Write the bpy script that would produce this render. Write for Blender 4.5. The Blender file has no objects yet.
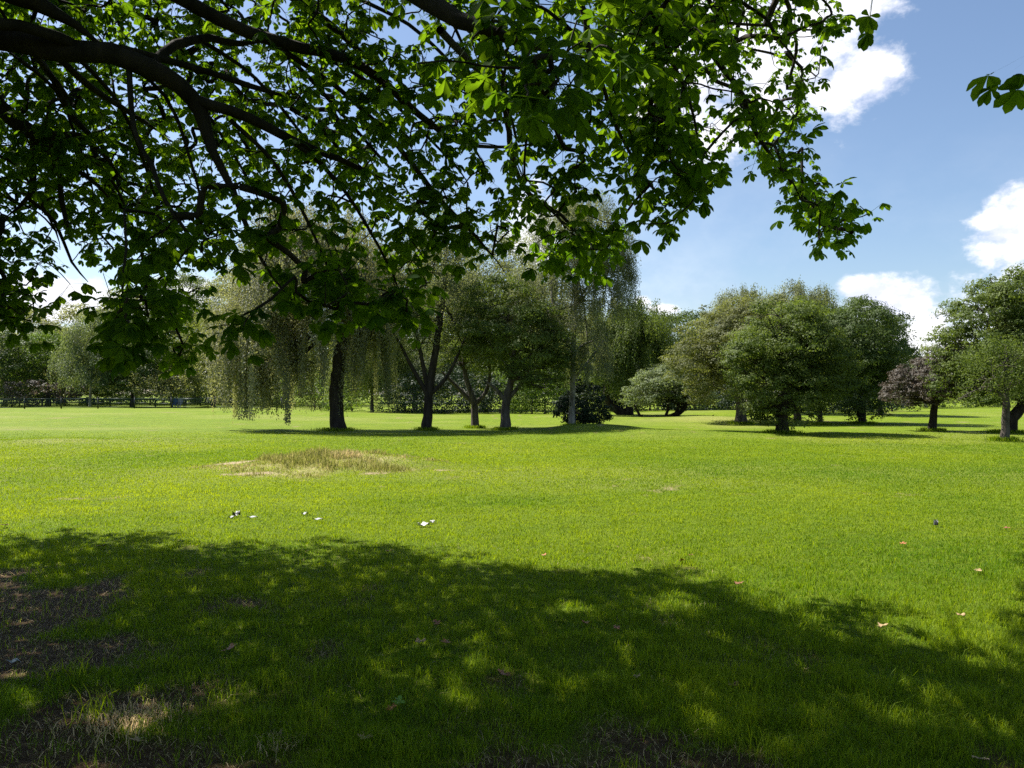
import bpy, math, random
import numpy as np
from mathutils import Vector

# ------------------------------------------------------------------ camera, sky, sun, exposure
S = bpy.context.scene
C = S.collection
F_PX, EYE, PITCH = 788.0, 1.6, math.radians(0.73)
cam_d = bpy.data.cameras.new("camera")
cam_d.sensor_width = 36.0
cam_d.lens = F_PX / 1024 * 36.0
cam_d.clip_start, cam_d.clip_end = 0.05, 3000
cam = bpy.data.objects.new("camera", cam_d)
C.objects.link(cam)
cam.location = (0, 0, EYE)
cam.rotation_euler = (math.radians(90) + PITCH, 0, 0)
S.camera = cam

SUN_EL = math.radians(53)
SUN_H = np.array([-0.88, 0.475])
SUN_AZ = math.atan2(SUN_H[0], SUN_H[1])
SUN_DIR = np.array([SUN_H[0] * math.cos(SUN_EL), SUN_H[1] * math.cos(SUN_EL), math.sin(SUN_EL)])
sun_d = bpy.data.lights.new("sun", 'SUN')
sun_d.energy = 5.0
sun_d.angle = math.radians(0.53)
sun_d.color = (1.0, 0.955, 0.88)
sun = bpy.data.objects.new("sun", sun_d)
C.objects.link(sun)
sun.rotation_euler = Vector((-SUN_DIR).tolist()).to_track_quat('-Z', 'Y').to_euler()
sun.location = (-20, 15, 30)

S.view_settings.view_transform = 'Standard'
S.view_settings.look = 'None'
S.view_settings.gamma = 1
S.view_settings.exposure = 1.30
S.render.use_persistent_data = False
cy = S.cycles
cy.max_bounces = 7
cy.diffuse_bounces = 2
cy.glossy_bounces = 2
cy.transmission_bounces = 4
cy.transparent_max_bounces = 4
cy.caustics_reflective = False
cy.caustics_refractive = False
cy.use_denoising = False
cy.sample_clamp_indirect = 6

W = bpy.data.worlds.new("World")
S.world = W
W.use_nodes = True


def unproj(px, py, Y):
    """world point seen at pixel px,py at distance Y in front of the camera"""
    a = (np.asarray(px, float) - 512) / F_PX
    b = (384 - np.asarray(py, float)) / F_PX
    dy = math.cos(PITCH) - b * math.sin(PITCH)
    dz = math.sin(PITCH) + b * math.cos(PITCH)
    k = np.asarray(Y, float) / dy
    return np.stack([a * k, dy * k, EYE + dz * k], -1)


def proj(P):
    x, y, z = P[..., 0], P[..., 1], P[..., 2] - EYE
    fw = y * math.cos(PITCH) + z * math.sin(PITCH)
    up = -y * math.sin(PITCH) + z * math.cos(PITCH)
    f = np.where(fw > 0.05, fw, 0.05)
    return 512 + F_PX * x / f, 384 - F_PX * up / f, fw


# world shader: Nishita sky and cumulus clouds placed by direction
def build_world():
    nt = W.node_tree
    N, L = nt.nodes, nt.links
    N.clear()
    out = N.new('ShaderNodeOutputWorld')

    def val(sock, v):
        if isinstance(v, (int, float)):
            sock.default_value = v
        else:
            L.new(v, sock)

    def m(op, a, b=None, c=None, clamp=False):
        n = N.new('ShaderNodeMath')
        n.operation = op
        n.use_clamp = clamp
        val(n.inputs[0], a)
        if b is not None:
            val(n.inputs[1], b)
        if c is not None:
            val(n.inputs[2], c)
        return n.outputs[0]

    sky = N.new('ShaderNodeTexSky')
    sky.sky_type = 'NISHITA'
    sky.sun_disc = False
    sky.sun_elevation = SUN_EL
    sky.sun_rotation = SUN_AZ % (2 * math.pi)
    sky.altitude = 50
    sky.air_density = 1.0
    sky.dust_density = 1.1
    sky.ozone_density = 2.6
    tc = N.new('ShaderNodeTexCoord')
    sep = N.new('ShaderNodeSeparateXYZ')
    L.new(tc.outputs['Generated'], sep.inputs[0])
    az = m('ARCTAN2', sep.outputs[0], sep.outputs[1])
    el = m('ARCSINE', sep.outputs[2])

    def noise(scale, detail, rough, off=(0, 0, 0)):
        mp = N.new('ShaderNodeMapping')
        mp.inputs['Location'].default_value = off
        mp.inputs['Scale'].default_value = (1, 1, 1.5)
        L.new(tc.outputs['Generated'], mp.inputs[0])
        n = N.new('ShaderNodeTexNoise')
        n.inputs['Scale'].default_value = scale
        n.inputs['Detail'].default_value = detail
        n.inputs['Roughness'].default_value = rough
        L.new(mp.outputs[0], n.inputs['Vector'])
        return n.outputs['Fac']

    # px, py, half width, half height, weight, bottom softness
    blobs = [(735, 48, 125, 95, 1.05), (815, 15, 85, 66, 1.1), (868, 68, 54, 38, 0.85), (690, 110, 70, 60, 0.9),
             (1022, 224, 46, 44, 1.15), (1070, 235, 60, 50, 1.0),
             (893, 303, 50, 32, 1.4), (868, 294, 26, 16, 1.0), (955, 318, 100, 34, 0.75), (905, 335, 80, 26, 1.1),
             (642, 300, 14, 8, .8), (535, 225, 38, 50, 1.0), (658, 309, 16, 6, 0.4),
             (60, 300, 75, 26, 0.95), (30, 288, 30, 18, 1.0), (190, 292, 45, 20, 0.9), (110, 305, 60, 22, .8)]
    field = None
    for (px, py, hw, hh, w) in blobs:
        d = unproj(px, py, 1.0) - np.array([0, 0, EYE])
        d = d / np.linalg.norm(d)
        a0, e0 = math.atan2(d[0], d[1]), math.asin(d[2])
        da = m('DIVIDE', m('SUBTRACT', az, a0), hw / F_PX)
        de = m('DIVIDE', m('SUBTRACT', el, e0), hh / F_PX)
        r2 = m('ADD', m('MULTIPLY', da, da), m('MULTIPLY', de, de))
        f = m('MULTIPLY', m('SUBTRACT', 1.0, m('SQRT', r2)), w)
        field = f if field is None else m('MAXIMUM', field, f)
    n1 = noise(13, 9, 0.62)
    n2 = noise(13, 9, 0.62, (-0.012, 0.004, 0.022))
    big = noise(5, 3, 0.5, (3, 1, 2))
    dens = m('ADD', field, m('MULTIPLY', m('SUBTRACT', n1, 0.5), 2.6))
    al = N.new('ShaderNodeMapRange')
    al.interpolation_type = 'SMOOTHSTEP'
    L.new(dens, al.inputs[0])
    al.inputs[1].default_value = -0.06
    al.inputs[2].default_value = 0.55
    # thin veil low in the sky
    n3 = noise(3.2, 6, 0.6, (1, 5, 0))
    veil = m('MULTIPLY', m('MULTIPLY', m('SUBTRACT', n3, 0.42, clamp=True), 1.1),
             m('SUBTRACT', 1.0, m('MULTIPLY', m('ABSOLUTE', m('SUBTRACT', el, 0.13)), 5.5), clamp=True), clamp=True)
    alpha = m('MAXIMUM', al.outputs[0], veil, clamp=True)
    shade = m('ADD', m('MULTIPLY', m('SUBTRACT', n1, n2), 2.2), m('MULTIPLY', big, 0.25))
    sh = N.new('ShaderNodeMapRange')
    L.new(shade, sh.inputs[0])
    sh.inputs[1].default_value = -0.12
    sh.inputs[2].default_value = 0.30
    ramp = N.new('ShaderNodeMix')
    ramp.data_type = 'RGBA'
    L.new(sh.outputs[0], ramp.inputs[0])
    ramp.inputs[6].default_value = (5.5, 5.8, 7.0, 1)
    ramp.inputs[7].default_value = (7.9, 7.9, 8.2, 1)
    mix = N.new('ShaderNodeMix')
    mix.data_type = 'RGBA'
    L.new(alpha, mix.inputs[0])
    L.new(sky.outputs[0], mix.inputs[6])
    L.new(ramp.outputs[2], mix.inputs[7])
    bg = N.new('ShaderNodeBackground')
    bg.inputs[1].default_value = 0.068
    L.new(mix.outputs[2], bg.inputs[0])
    L.new(bg.outputs[0], out.inputs[0])


build_world()

# ------------------------------------------------------------------ helpers
rng = np.random.default_rng(7)
random.seed(7)


def hash2(ix, iy, seed):
    n = (ix.astype(np.int64) * 374761393 + iy.astype(np.int64) * 668265263 + seed * 144665) & 0x7fffffff
    n = ((n ^ (n >> 13)) * 1274126177) & 0x7fffffff
    n = (n ^ (n >> 16)) & 0xffff
    return n / 65535.0


def vnoise(x, y, seed=0):
    ix, iy = np.floor(x), np.floor(y)
    fx, fy = x - ix, y - iy
    fx, fy = fx * fx * (3 - 2 * fx), fy * fy * (3 - 2 * fy)
    a, b = hash2(ix, iy, seed), hash2(ix + 1, iy, seed)
    c, d = hash2(ix, iy + 1, seed), hash2(ix + 1, iy + 1, seed)
    return (a * (1 - fx) + b * fx) * (1 - fy) + (c * (1 - fx) + d * fx) * fy


def fbm(x, y, seed=0, oct=4):
    s, a, t = 0, 0.5, 0
    for i in range(oct):
        s = s + a * vnoise(x * 2 ** i + 17.3 * i, y * 2 ** i + 5.1 * i, seed + i)
        t += a
        a *= 0.5
    return s / t


def bump(x, y, cx, cy, rx, ry):
    return np.exp(-(((x - cx) / rx) ** 2 + ((y - cy) / ry) ** 2))


def hgt(x, y):
    x, y = np.asarray(x, float), np.asarray(y, float)
    far = np.clip((y - 30) / 20, 0, 1)
    z = far * 0.34 * (fbm(x / 7.5, y / 6.0, 3, 3) - 0.5)
    z = z + 0.05 * (fbm(x / 1.7, y / 1.7, 9, 2) - 0.5) * np.clip((y - 2) / 12, 0, 1)
    z = z + 0.30 * bump(x, y, -3.8, 17.4, 2.1, 1.5)
    z = z + 0.10 * bump(x, y, -15.2, 26.5, 1.8, 1.2)
    z = z + 0.30 * bump(x, y, 3.6, 34.2, 2.4, 2.0) + 0.15 * bump(x, y, 6.2, 31.5, 3.5, 1.6)
    z = z + 0.22 * bump(x, y, 12, 48, 4, 3) + 0.25 * bump(x, y, 16.5, 62, 6, 4)
    return z


def rough_mask(x, y):
    r = np.sqrt(((x + 3.95) / 2.35) ** 2 + ((y - 16.9) / 1.75) ** 2)
    return np.clip((1.12 - r + 0.95 * (fbm(x / .8, y / .8, 41, 3) - .5)) * 1.9, 0, 1)


def dirt_mask(x, y):
    n = fbm(x / 0.55, y / 0.55, 21, 4)
    a = bump(x, y, -4.1, 6.0, 1.4, 1.2) * 1.25
    a = np.maximum(a, bump(x, y, -2.4, 4.4, 1.9, 1.1) * .80)
    a = np.maximum(a, bump(x, y, -0.4, 3.5, 1.8, .8) * .62)
    a = np.maximum(a, bump(x, y, -2.5, 3.0, 2.5, 1.2) * .98)
    a = np.maximum(a, bump(x, y, .0, 3.0, 1.6, .8) * .48)
    a = np.maximum(a, bump(x, y, -2.4, 4.6, 2.4, 1.4) * .62)
    a = np.maximum(a, .50 * np.clip((5.2 - y) / 1.5, 0, 1) * np.clip((3.0 - x) / 2, 0, 1))  # bare soil along the near edge, spread partly to darken the shade
    d = np.clip((a + (n - .5) * 1.7 - 0.42) * 2.8, 0, 1)
    # sandy soil showing at the left tip and the near edge of the rough mound
    n2 = fbm(x / .35, y / .35, 77, 3)
    s = np.maximum(bump(x, y, -6.0, 17.3, .7, .8), np.maximum(.62 * bump(x, y, -5.0, 15.4, 1.1, .35), .55 * bump(x, y, -2.9, 15.5, 1.6, .3)))
    s = np.maximum(s, .55 * bump(x, y, -1.6, 16.2, .8, .5))
    return np.maximum(d, np.clip((s + (n2 - .5) * 1.2 - .45) * 3, 0, 1))


def make_mesh(name, V, quads=None, tris=None, mat=None, parent=None, smooth=False, attrs=None):
    V = np.asarray(V, np.float32).reshape(-1, 3)
    me = bpy.data.meshes.new(name)
    me.vertices.add(len(V))
    me.vertices.foreach_set('co', V.ravel())
    nq = 0 if quads is None else len(quads)
    ntr = 0 if tris is None else len(tris)
    li, starts = [], []
    if nq:
        li.append(np.asarray(quads, np.int32).ravel())
        starts.append(np.arange(nq) * 4)
    if ntr:
        li.append(np.asarray(tris, np.int32).ravel())
        starts.append(nq * 4 + np.arange(ntr) * 3)
    li = np.concatenate(li).astype(np.int32)
    me.loops.add(len(li))
    me.loops.foreach_set('vertex_index', li)
    me.polygons.add(nq + ntr)
    me.polygons.foreach_set('loop_start', np.concatenate(starts).astype(np.int32))
    me.update(calc_edges=True)
    if smooth:
        me.polygons.foreach_set('use_smooth', np.ones(nq + ntr, bool))
    for k, a in (attrs or {}).items():
        at = me.attributes.new(k, 'FLOAT', 'POINT')
        at.data.foreach_set('value', np.asarray(a, np.float32))
    if mat:
        me.materials.append(mat)
    me.validate()
    o = bpy.data.objects.new(name, me)
    C.objects.link(o)
    if parent is not None:
        o.parent = parent
    return o


def tag(o, label=None, cat=None, group=None, kind=None):
    for k, v in (('label', label), ('category', cat), ('group', group), ('kind', kind)):
        if v:
            o[k] = v
    return o


def empty(name, loc):
    o = bpy.data.objects.new(name, None)
    o.location = Vector([float(v) for v in loc])
    o.empty_display_size = 0.3
    C.objects.link(o)
    return o


class Tubes:
    def __init__(s):
        s.V, s.Q, s.n = [], [], 0

    def add(s, P, R, k=6, close=True):
        P = np.asarray(P, float)
        R = np.broadcast_to(np.asarray(R, float), (len(P),))
        T = np.gradient(P, axis=0)
        T /= np.linalg.norm(T, axis=1, keepdims=True) + 1e-9
        up = np.array([0.0, 0, 1]) if abs(T[0][2]) < 0.9 else np.array([1.0, 0, 0])
        a = np.linspace(0, 2 * math.pi, k, endpoint=False)
        ca, sa = np.cos(a)[:, None], np.sin(a)[:, None]
        n = np.cross(T[0], up)
        n /= np.linalg.norm(n)
        rings = []
        for i in range(len(P)):
            n = n - T[i] * np.dot(n, T[i])
            n /= np.linalg.norm(n) + 1e-9
            b = np.cross(T[i], n)
            rings.append(P[i] + R[i] * (ca * n + sa * b))
        V = np.concatenate(rings)
        i = np.arange(len(P) - 1)[:, None] * k
        j = np.arange(k)[None, :]
        j2 = (j + 1) % k
        Q = np.stack([i + j, i + j2, i + k + j2, i + k + j], -1).reshape(-1, 4)
        s.V.append(V)
        s.Q.append(Q + s.n)
        s.n += len(V)
        if close and k >= 4:   # cap both ends with quads in a strip
            for base in (0, (len(P) - 1) * k):
                for c in range(1, k // 2):
                    s.Q.append(np.array([[base + c - 1, base + c, base + k - 1 - c, base + (k - c) % k if c > 1 else base + k - 1]]) + s.n - len(V)) if False else None
        return s

    def build(s, name, mat, parent=None, off=None, smooth=True):
        V = np.concatenate(s.V)
        if off is not None:
            V = V - np.asarray(off)
        return make_mesh(name, V, quads=np.concatenate(s.Q), mat=mat, parent=parent, smooth=smooth)


def spline(pts, step=0.15):
    """Catmull-Rom resample; pts may carry extra columns"""
    P = np.asarray(pts, float)
    if len(P) < 3:
        n = max(2, int(np.linalg.norm(P[1][:3] - P[0][:3]) / step))
        t = np.linspace(0, 1, n)[:, None]
        return P[0] * (1 - t) + P[1] * t
    Q = np.vstack([2 * P[0] - P[1], P, 2 * P[-1] - P[-2]])
    out = []
    for i in range(len(P) - 1):
        p0, p1, p2, p3 = Q[i:i + 4]
        n = max(2, int(np.linalg.norm(p2[:3] - p1[:3]) / step))
        t = np.linspace(0, 1, n, endpoint=False)[:, None]
        out.append(0.5 * (2 * p1 + (p2 - p0) * t + (2 * p0 - 5 * p1 + 4 * p2 - p3) * t ** 2 + (-p0 + 3 * p1 - 3 * p2 + p3) * t ** 3))
    out.append(P[-1:])
    return np.vstack(out)


def unit(v):
    return v / (np.linalg.norm(v, axis=-1, keepdims=True) + 1e-9)


# ------------------------------------------------------------------ materials
def new_mat(name):
    mt = bpy.data.materials.new(name)
    mt.use_nodes = True
    nt = mt.node_tree
    nt.nodes.clear()
    return mt, nt.nodes, nt.links


def leaf_mat(name, c0, c1, trans=0.35, tcol=None, rough=0.55, spec=0.25, split=None):
    """leaf colour runs c0 -> c1 with the per-leaf random value"""
    mt, N, L = new_mat(name)
    out = N.new('ShaderNodeOutputMaterial')
    at = N.new('ShaderNodeAttribute')
    at.attribute_name = 'rnd'
    cr = N.new('ShaderNodeValToRGB')
    cr.color_ramp.elements[0].color = (*c0, 1)
    cr.color_ramp.elements[1].color = (*c1, 1)
    L.new(at.outputs['Fac'], cr.inputs[0])
    pr = N.new('ShaderNodeBsdfPrincipled')
    pr.inputs['Roughness'].default_value = rough
    pr.inputs['Specular IOR Level'].default_value = spec
    L.new(cr.outputs[0], pr.inputs['Base Color'])
    tr = N.new('ShaderNodeBsdfTranslucent')
    mul = N.new('ShaderNodeMix')
    mul.data_type = 'RGBA'
    mul.blend_type = 'MULTIPLY'
    mul.inputs[0].default_value = 1
    L.new(cr.outputs[0], mul.inputs[6])
    t = tcol or (2.6, 2.4, 0.9)
    mul.inputs[7].default_value = (*t, 1)
    L.new(mul.outputs[2], tr.inputs[0])
    mx = N.new('ShaderNodeMixShader')
    mx.inputs[0].default_value = trans
    L.new(pr.outputs[0], mx.inputs[1])
    L.new(tr.outputs[0], mx.inputs[2])
    L.new(mx.outputs[0], out.inputs[0])
    return mt


def bark_mat(name, c0, c1, scale=6.0, strength=0.6):
    mt, N, L = new_mat(name)
    out = N.new('ShaderNodeOutputMaterial')
    tc = N.new('ShaderNodeTexCoord')
    mp = N.new('ShaderNodeMapping')
    mp.inputs['Scale'].default_value = (1, 1, 0.25)
    L.new(tc.outputs['Object'], mp.inputs[0])
    nz = N.new('ShaderNodeTexNoise')
    nz.inputs['Scale'].default_value = scale
    nz.inputs['Detail'].default_value = 8
    nz.inputs['Roughness'].default_value = 0.7
    L.new(mp.outputs[0], nz.inputs['Vector'])
    cr = N.new('ShaderNodeValToRGB')
    cr.color_ramp.elements[0].position = 0.35
    cr.color_ramp.elements[1].position = 0.68
    cr.color_ramp.elements[0].color = (*c0, 1)
    cr.color_ramp.elements[1].color = (*c1, 1)
    L.new(nz.outputs['Fac'], cr.inputs[0])
    bp = N.new('ShaderNodeBump')
    bp.inputs['Strength'].default_value = strength
    bp.inputs['Distance'].default_value = 0.03
    L.new(nz.outputs['Fac'], bp.inputs['Height'])
    pr = N.new('ShaderNodeBsdfPrincipled')
    pr.inputs['Roughness'].default_value = 0.9
    pr.inputs['Specular IOR Level'].default_value = 0.15
    L.new(cr.outputs[0], pr.inputs['Base Color'])
    L.new(bp.outputs[0], pr.inputs['Normal'])
    L.new(pr.outputs[0], out.inputs[0])
    return mt


def plain_mat(name, c0, c1=None, scale=12, rough=0.6, trans=0.0, metal=0.0):
    mt, N, L = new_mat(name)
    out = N.new('ShaderNodeOutputMaterial')
    tc = N.new('ShaderNodeTexCoord')
    nz = N.new('ShaderNodeTexNoise')
    nz.inputs['Scale'].default_value = scale
    nz.inputs['Detail'].default_value = 5
    L.new(tc.outputs['Object'], nz.inputs['Vector'])
    mx = N.new('ShaderNodeMix')
    mx.data_type = 'RGBA'
    c1 = c1 or tuple(v * 0.6 for v in c0)
    mx.inputs[6].default_value = (*c1, 1)
    mx.inputs[7].default_value = (*c0, 1)
    L.new(nz.outputs['Fac'], mx.inputs[0])
    pr = N.new('ShaderNodeBsdfPrincipled')
    pr.inputs['Roughness'].default_value = rough
    pr.inputs['Metallic'].default_value = metal
    L.new(mx.outputs[2], pr.inputs['Base Color'])
    L.new(pr.outputs[0], out.inputs[0])
    return mt


def lawn_mat():
    mt, N, L = new_mat('lawn')
    out = N.new('ShaderNodeOutputMaterial')
    tc = N.new('ShaderNodeTexCoord')

    def noise(scale, det, rough=.6, sc=(1, 1, 1)):
        mp = N.new('ShaderNodeMapping')
        mp.inputs['Scale'].default_value = sc
        L.new(tc.outputs['Object'], mp.inputs[0])
        n = N.new('ShaderNodeTexNoise')
        n.inputs['Scale'].default_value = scale
        n.inputs['Detail'].default_value = det
        n.inputs['Roughness'].default_value = rough
        L.new(mp.outputs[0], n.inputs['Vector'])
        return n.outputs['Fac']

    def ramp(src, stops):
        cr = N.new('ShaderNodeValToRGB')
        e = cr.color_ramp.elements
        e[0].position, e[0].color = stops[0][0], (*stops[0][1], 1)
        e[1].position, e[1].color = stops[-1][0], (*stops[-1][1], 1)
        for p, c in stops[1:-1]:
            x = e.new(p)
            x.color = (*c, 1)
        L.new(src, cr.inputs[0])
        return cr.outputs[0]

    def mix(f, a, b, mode='MIX'):
        n = N.new('ShaderNodeMix')
        n.data_type = 'RGBA'
        n.blend_type = mode
        if isinstance(f, float):
            n.inputs[0].default_value = f
        else:
            L.new(f, n.inputs[0])
        for s, v in ((6, a), (7, b)):
            if isinstance(v, tuple):
                n.inputs[s].default_value = (*v, 1)
            else:
                L.new(v, n.inputs[s])
        return n.outputs[2]

    big = noise(0.22, 4, .6, (1, 1.6, 1))
    med = noise(2.2, 5)
    fine = noise(34, 6, .75)
    c = ramp(big, [(0.32, GR0), (0.5, GR1), (0.68, GR2)])
    c = mix(0.55, c, ramp(med, [(0.30, tuple(v * .72 for v in GR1)), (0.52, GR1), (0.75, (GR1[0] * 1.35, GR1[1] * 1.2, GR1[2] * 1.5))]))
    c = mix(1.0, c, ramp(fine, [(0.28, (.45, .5, .4)), (0.5, (.95, .95, .95)), (0.75, (1.35, 1.3, 1.4))]), 'MULTIPLY')
    c = mix(1.0, c, ramp(noise(1.5, 6, .65, (1, 2.6, 1)), [(0.34, (.74, .80, .8)), (0.5, (1, 1, 1)), (0.68, (1.14, 1.07, 1.2))]), 'MULTIPLY')
    ad = N.new('ShaderNodeAttribute')
    ad.attribute_name = 'dirt'
    ar = N.new('ShaderNodeAttribute')
    ar.attribute_name = 'dry'
    soil = ramp(noise(22, 8, .75), [(0.3, (.026, .013, .004)), (0.5, (.075, .042, .016)), (0.72, (.21, .145, .075))])
    straw = ramp(noise(16, 6, .7), [(0.3, (.15, .15, .04)), (0.55, (.30, .27, .10)), (0.75, (.48, .38, .22))])
    c = mix(ar.outputs['Fac'], c, straw)
    sand = ramp(noise(9, 8, .75), [(0.3, (.22, .16, .10)), (0.5, (.33, .26, .15)), (0.72, (.46, .37, .25))])
    c = mix(ad.outputs['Fac'], c, mix(ar.outputs['Fac'], soil, sand))
    pr = N.new('ShaderNodeBsdfPrincipled')
    pr.inputs['Roughness'].default_value = 0.85
    pr.inputs['Specular IOR Level'].default_value = 0.12
    L.new(c, pr.inputs['Base Color'])
    bp = N.new('ShaderNodeBump')
    bp.inputs['Strength'].default_value = 0.9
    bp.inputs['Distance'].default_value = 0.05
    L.new(noise(26, 8, .8), bp.inputs['Height'])
    L.new(bp.outputs[0], pr.inputs['Normal'])
    L.new(pr.outputs[0], out.inputs[0])
    return mt


GR0, GR1, GR2 = (0.092, 0.152, 0.004), (0.125, 0.182, 0.006), (0.158, 0.202, 0.009)
M = dict(
    lawn=lawn_mat(),
    blade=leaf_mat('grass_blade', (0.066, 0.142, 0.004), (0.250, 0.305, 0.014), 0.42, (1.95, 1.85, .55), .6, .14),
    straw=leaf_mat('dry_grass', (0.19, 0.21, 0.045), (0.66, 0.50, 0.33), 0.45, (1.4, 1.3, 1.1), .7, .1),
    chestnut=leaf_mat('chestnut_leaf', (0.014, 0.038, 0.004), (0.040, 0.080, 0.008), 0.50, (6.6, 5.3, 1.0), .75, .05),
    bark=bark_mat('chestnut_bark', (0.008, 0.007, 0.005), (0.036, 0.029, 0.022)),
    bark_grey=bark_mat('grey_bark', (0.03, 0.024, 0.02), (0.14, 0.12, 0.10), 5),
    bark_birch=bark_mat('birch_bark', (0.07, 0.06, 0.05), (0.38, 0.36, 0.32), 4),
    bark_dark=bark_mat('dark_bark', (0.012, 0.009, 0.008), (0.055, 0.045, 0.036), 5),
    green_paint=plain_mat('green_paint', (0.012, 0.045, 0.032), (0.008, 0.03, 0.022), 20, .4),
    black_paint=plain_mat('black_paint', (0.012, 0.02, 0.016), None, 20, .45),
    blue=plain_mat('blue_fabric', (0.035, 0.075, 0.19), None, 9, .8),
    grey=plain_mat('grey_fabric', (0.30, 0.29, 0.33), None, 9, .8),
    wood=plain_mat('bench_wood', (0.11, 0.085, 0.065), None, 9, .8),
    plaque=plain_mat('red_panel', (0.35, 0.07, 0.06), None, 9, .7),
    dead_leaf=plain_mat('dead_leaf', (0.27, 0.10, 0.035), (0.12, 0.05, 0.02), 14, .7),
    tan_leaf=plain_mat('tan_leaf', (0.42, 0.29, 0.14), (0.22, 0.14, 0.07), 14, .7),
    orange_leaf=plain_mat('orange_leaf', (0.38, 0.14, 0.04), (0.20, 0.07, 0.02), 14, .6),
    green_leaf=plain_mat('green_leaf', (0.16, 0.32, 0.04), None, 14, .6),
    paper=plain_mat('pale_paper', (0.55, 0.54, 0.55), (0.34, 0.33, 0.33), 7, .7),
    feather_dark=plain_mat('dark_feather', (0.03, 0.032, 0.04), None, 7, .5),
    feather_grey=plain_mat('grey_feather', (0.27, 0.28, 0.29), (.12, .13, .13), 7, .6),
)


def LM(key, c0, c1, tr=.30, tc=(2.0, 2.0, .9)):
    M[key] = leaf_mat(key, c0, c1, tr, tc, .6, .2)


LM('f_mid', (0.044, 0.070, 0.015), (0.122, 0.158, 0.034), .38)
LM('f_dark', (0.028, 0.050, 0.012), (0.085, 0.122, 0.028), .3)
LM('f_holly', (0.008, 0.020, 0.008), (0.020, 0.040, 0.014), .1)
LM('f_bright', (0.045, 0.085, 0.014), (0.13, 0.19, 0.032), .35)
LM('f_yellow', (0.070, 0.095, 0.022), (0.19, 0.22, 0.055), .35)
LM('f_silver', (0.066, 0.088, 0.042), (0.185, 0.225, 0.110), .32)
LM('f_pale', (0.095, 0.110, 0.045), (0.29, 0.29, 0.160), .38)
LM('f_pink', (0.070, 0.075, 0.040), (0.30, 0.26, 0.21), .3)
LM('f_olive', (0.060, 0.072, 0.024), (0.160, 0.170, 0.062), .36)
LM('f_wood', (0.058, 0.084, 0.024), (0.185, 0.215, 0.070), .38)
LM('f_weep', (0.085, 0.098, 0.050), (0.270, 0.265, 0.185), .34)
LM('f_purple', (0.048, 0.044, 0.036), (0.130, 0.112, 0.090), .25, (1.5, 1.2, 1.0))
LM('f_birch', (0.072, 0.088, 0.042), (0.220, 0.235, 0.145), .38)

# ------------------------------------------------------------------ ground
def graded(lo, hi, fine_lo, fine_hi, step, growth=1.13):
    xs = list(np.arange(fine_lo, fine_hi + 1e-6, step))
    s, x = step, xs[-1]
    while x < hi:
        s *= growth
        x += s
        xs.append(x)
    s, x = step, xs[0]
    left = []
    while x > lo:
        s *= growth
        x -= s
        left.append(x)
    return np.array(left[::-1] + xs)


def build_ground():
    xs = graded(-900, 900, -12, 12, 0.09, 1.045)
    ys = graded(-200, 1500, 2.5, 20, 0.09, 1.03)
    X, Y = np.meshgrid(xs, ys)
    Z = hgt(X, Y)
    nx, ny = len(xs), len(ys)
    V = np.stack([X, Y, Z], -1).reshape(-1, 3)
    i = (np.arange(ny - 1)[:, None] * nx + np.arange(nx - 1)[None, :]).ravel()
    Q = np.stack([i, i + 1, i + nx + 1, i + nx], -1)
    dry = 0.75 * rough_mask(X, Y) + 0.25 * np.clip(bump(X, Y, -15.2, 26.5, 1.8, 1.2) * 1.5, 0, 1)
    dry = dry + .22 * np.clip((fbm(X / 6, Y / 4, 55, 3) - .52) * 5, 0, 1) * (Y > 12)
    dry = dry + .5 * bump(X, Y, 12, 46, 4, 2)
    dry = np.maximum(dry, dirt_mask(X, Y) * (Y > 12) * 1.0)
    o = make_mesh('lawn', V, quads=Q, mat=M['lawn'], smooth=True,
                  attrs=dict(dirt=dirt_mask(X, Y).ravel(), dry=np.clip(dry, 0, 1).ravel()))
    tag(o, kind='structure')


build_ground()


def blades(name, P, h, w, lean, rnd, mat, rs):
    """P base points; each blade is a quad and a tip triangle"""
    n = len(P)
    a = rs.uniform(0, 2 * np.pi, n)
    side = np.stack([np.cos(a), np.sin(a), np.zeros(n)], -1)
    b = rs.uniform(0, 2 * np.pi, n)
    ln = np.stack([np.cos(b), np.sin(b), np.zeros(n)], -1) * (lean * h)[:, None]
    up = np.array([0, 0, 1.0])
    mid = P + ln * 0.35 + up * (h * 0.58)[:, None]
    tip = P + ln + up * (h * (1 - 0.25 * lean))[:, None]
    s = side * w[:, None] * 0.5
    V = np.stack([P - s, P + s, mid + s * .85, mid - s * .85, tip], 1).reshape(-1, 3)
    k = np.arange(n)[:, None] * 5
    return make_mesh(name, V, quads=k + np.array([[0, 1, 2, 3]]), tris=k + np.array([[3, 2, 4]]), mat=mat,
                     attrs=dict(rnd=np.repeat(np.clip(rnd, 0, 1), 5)))


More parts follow.
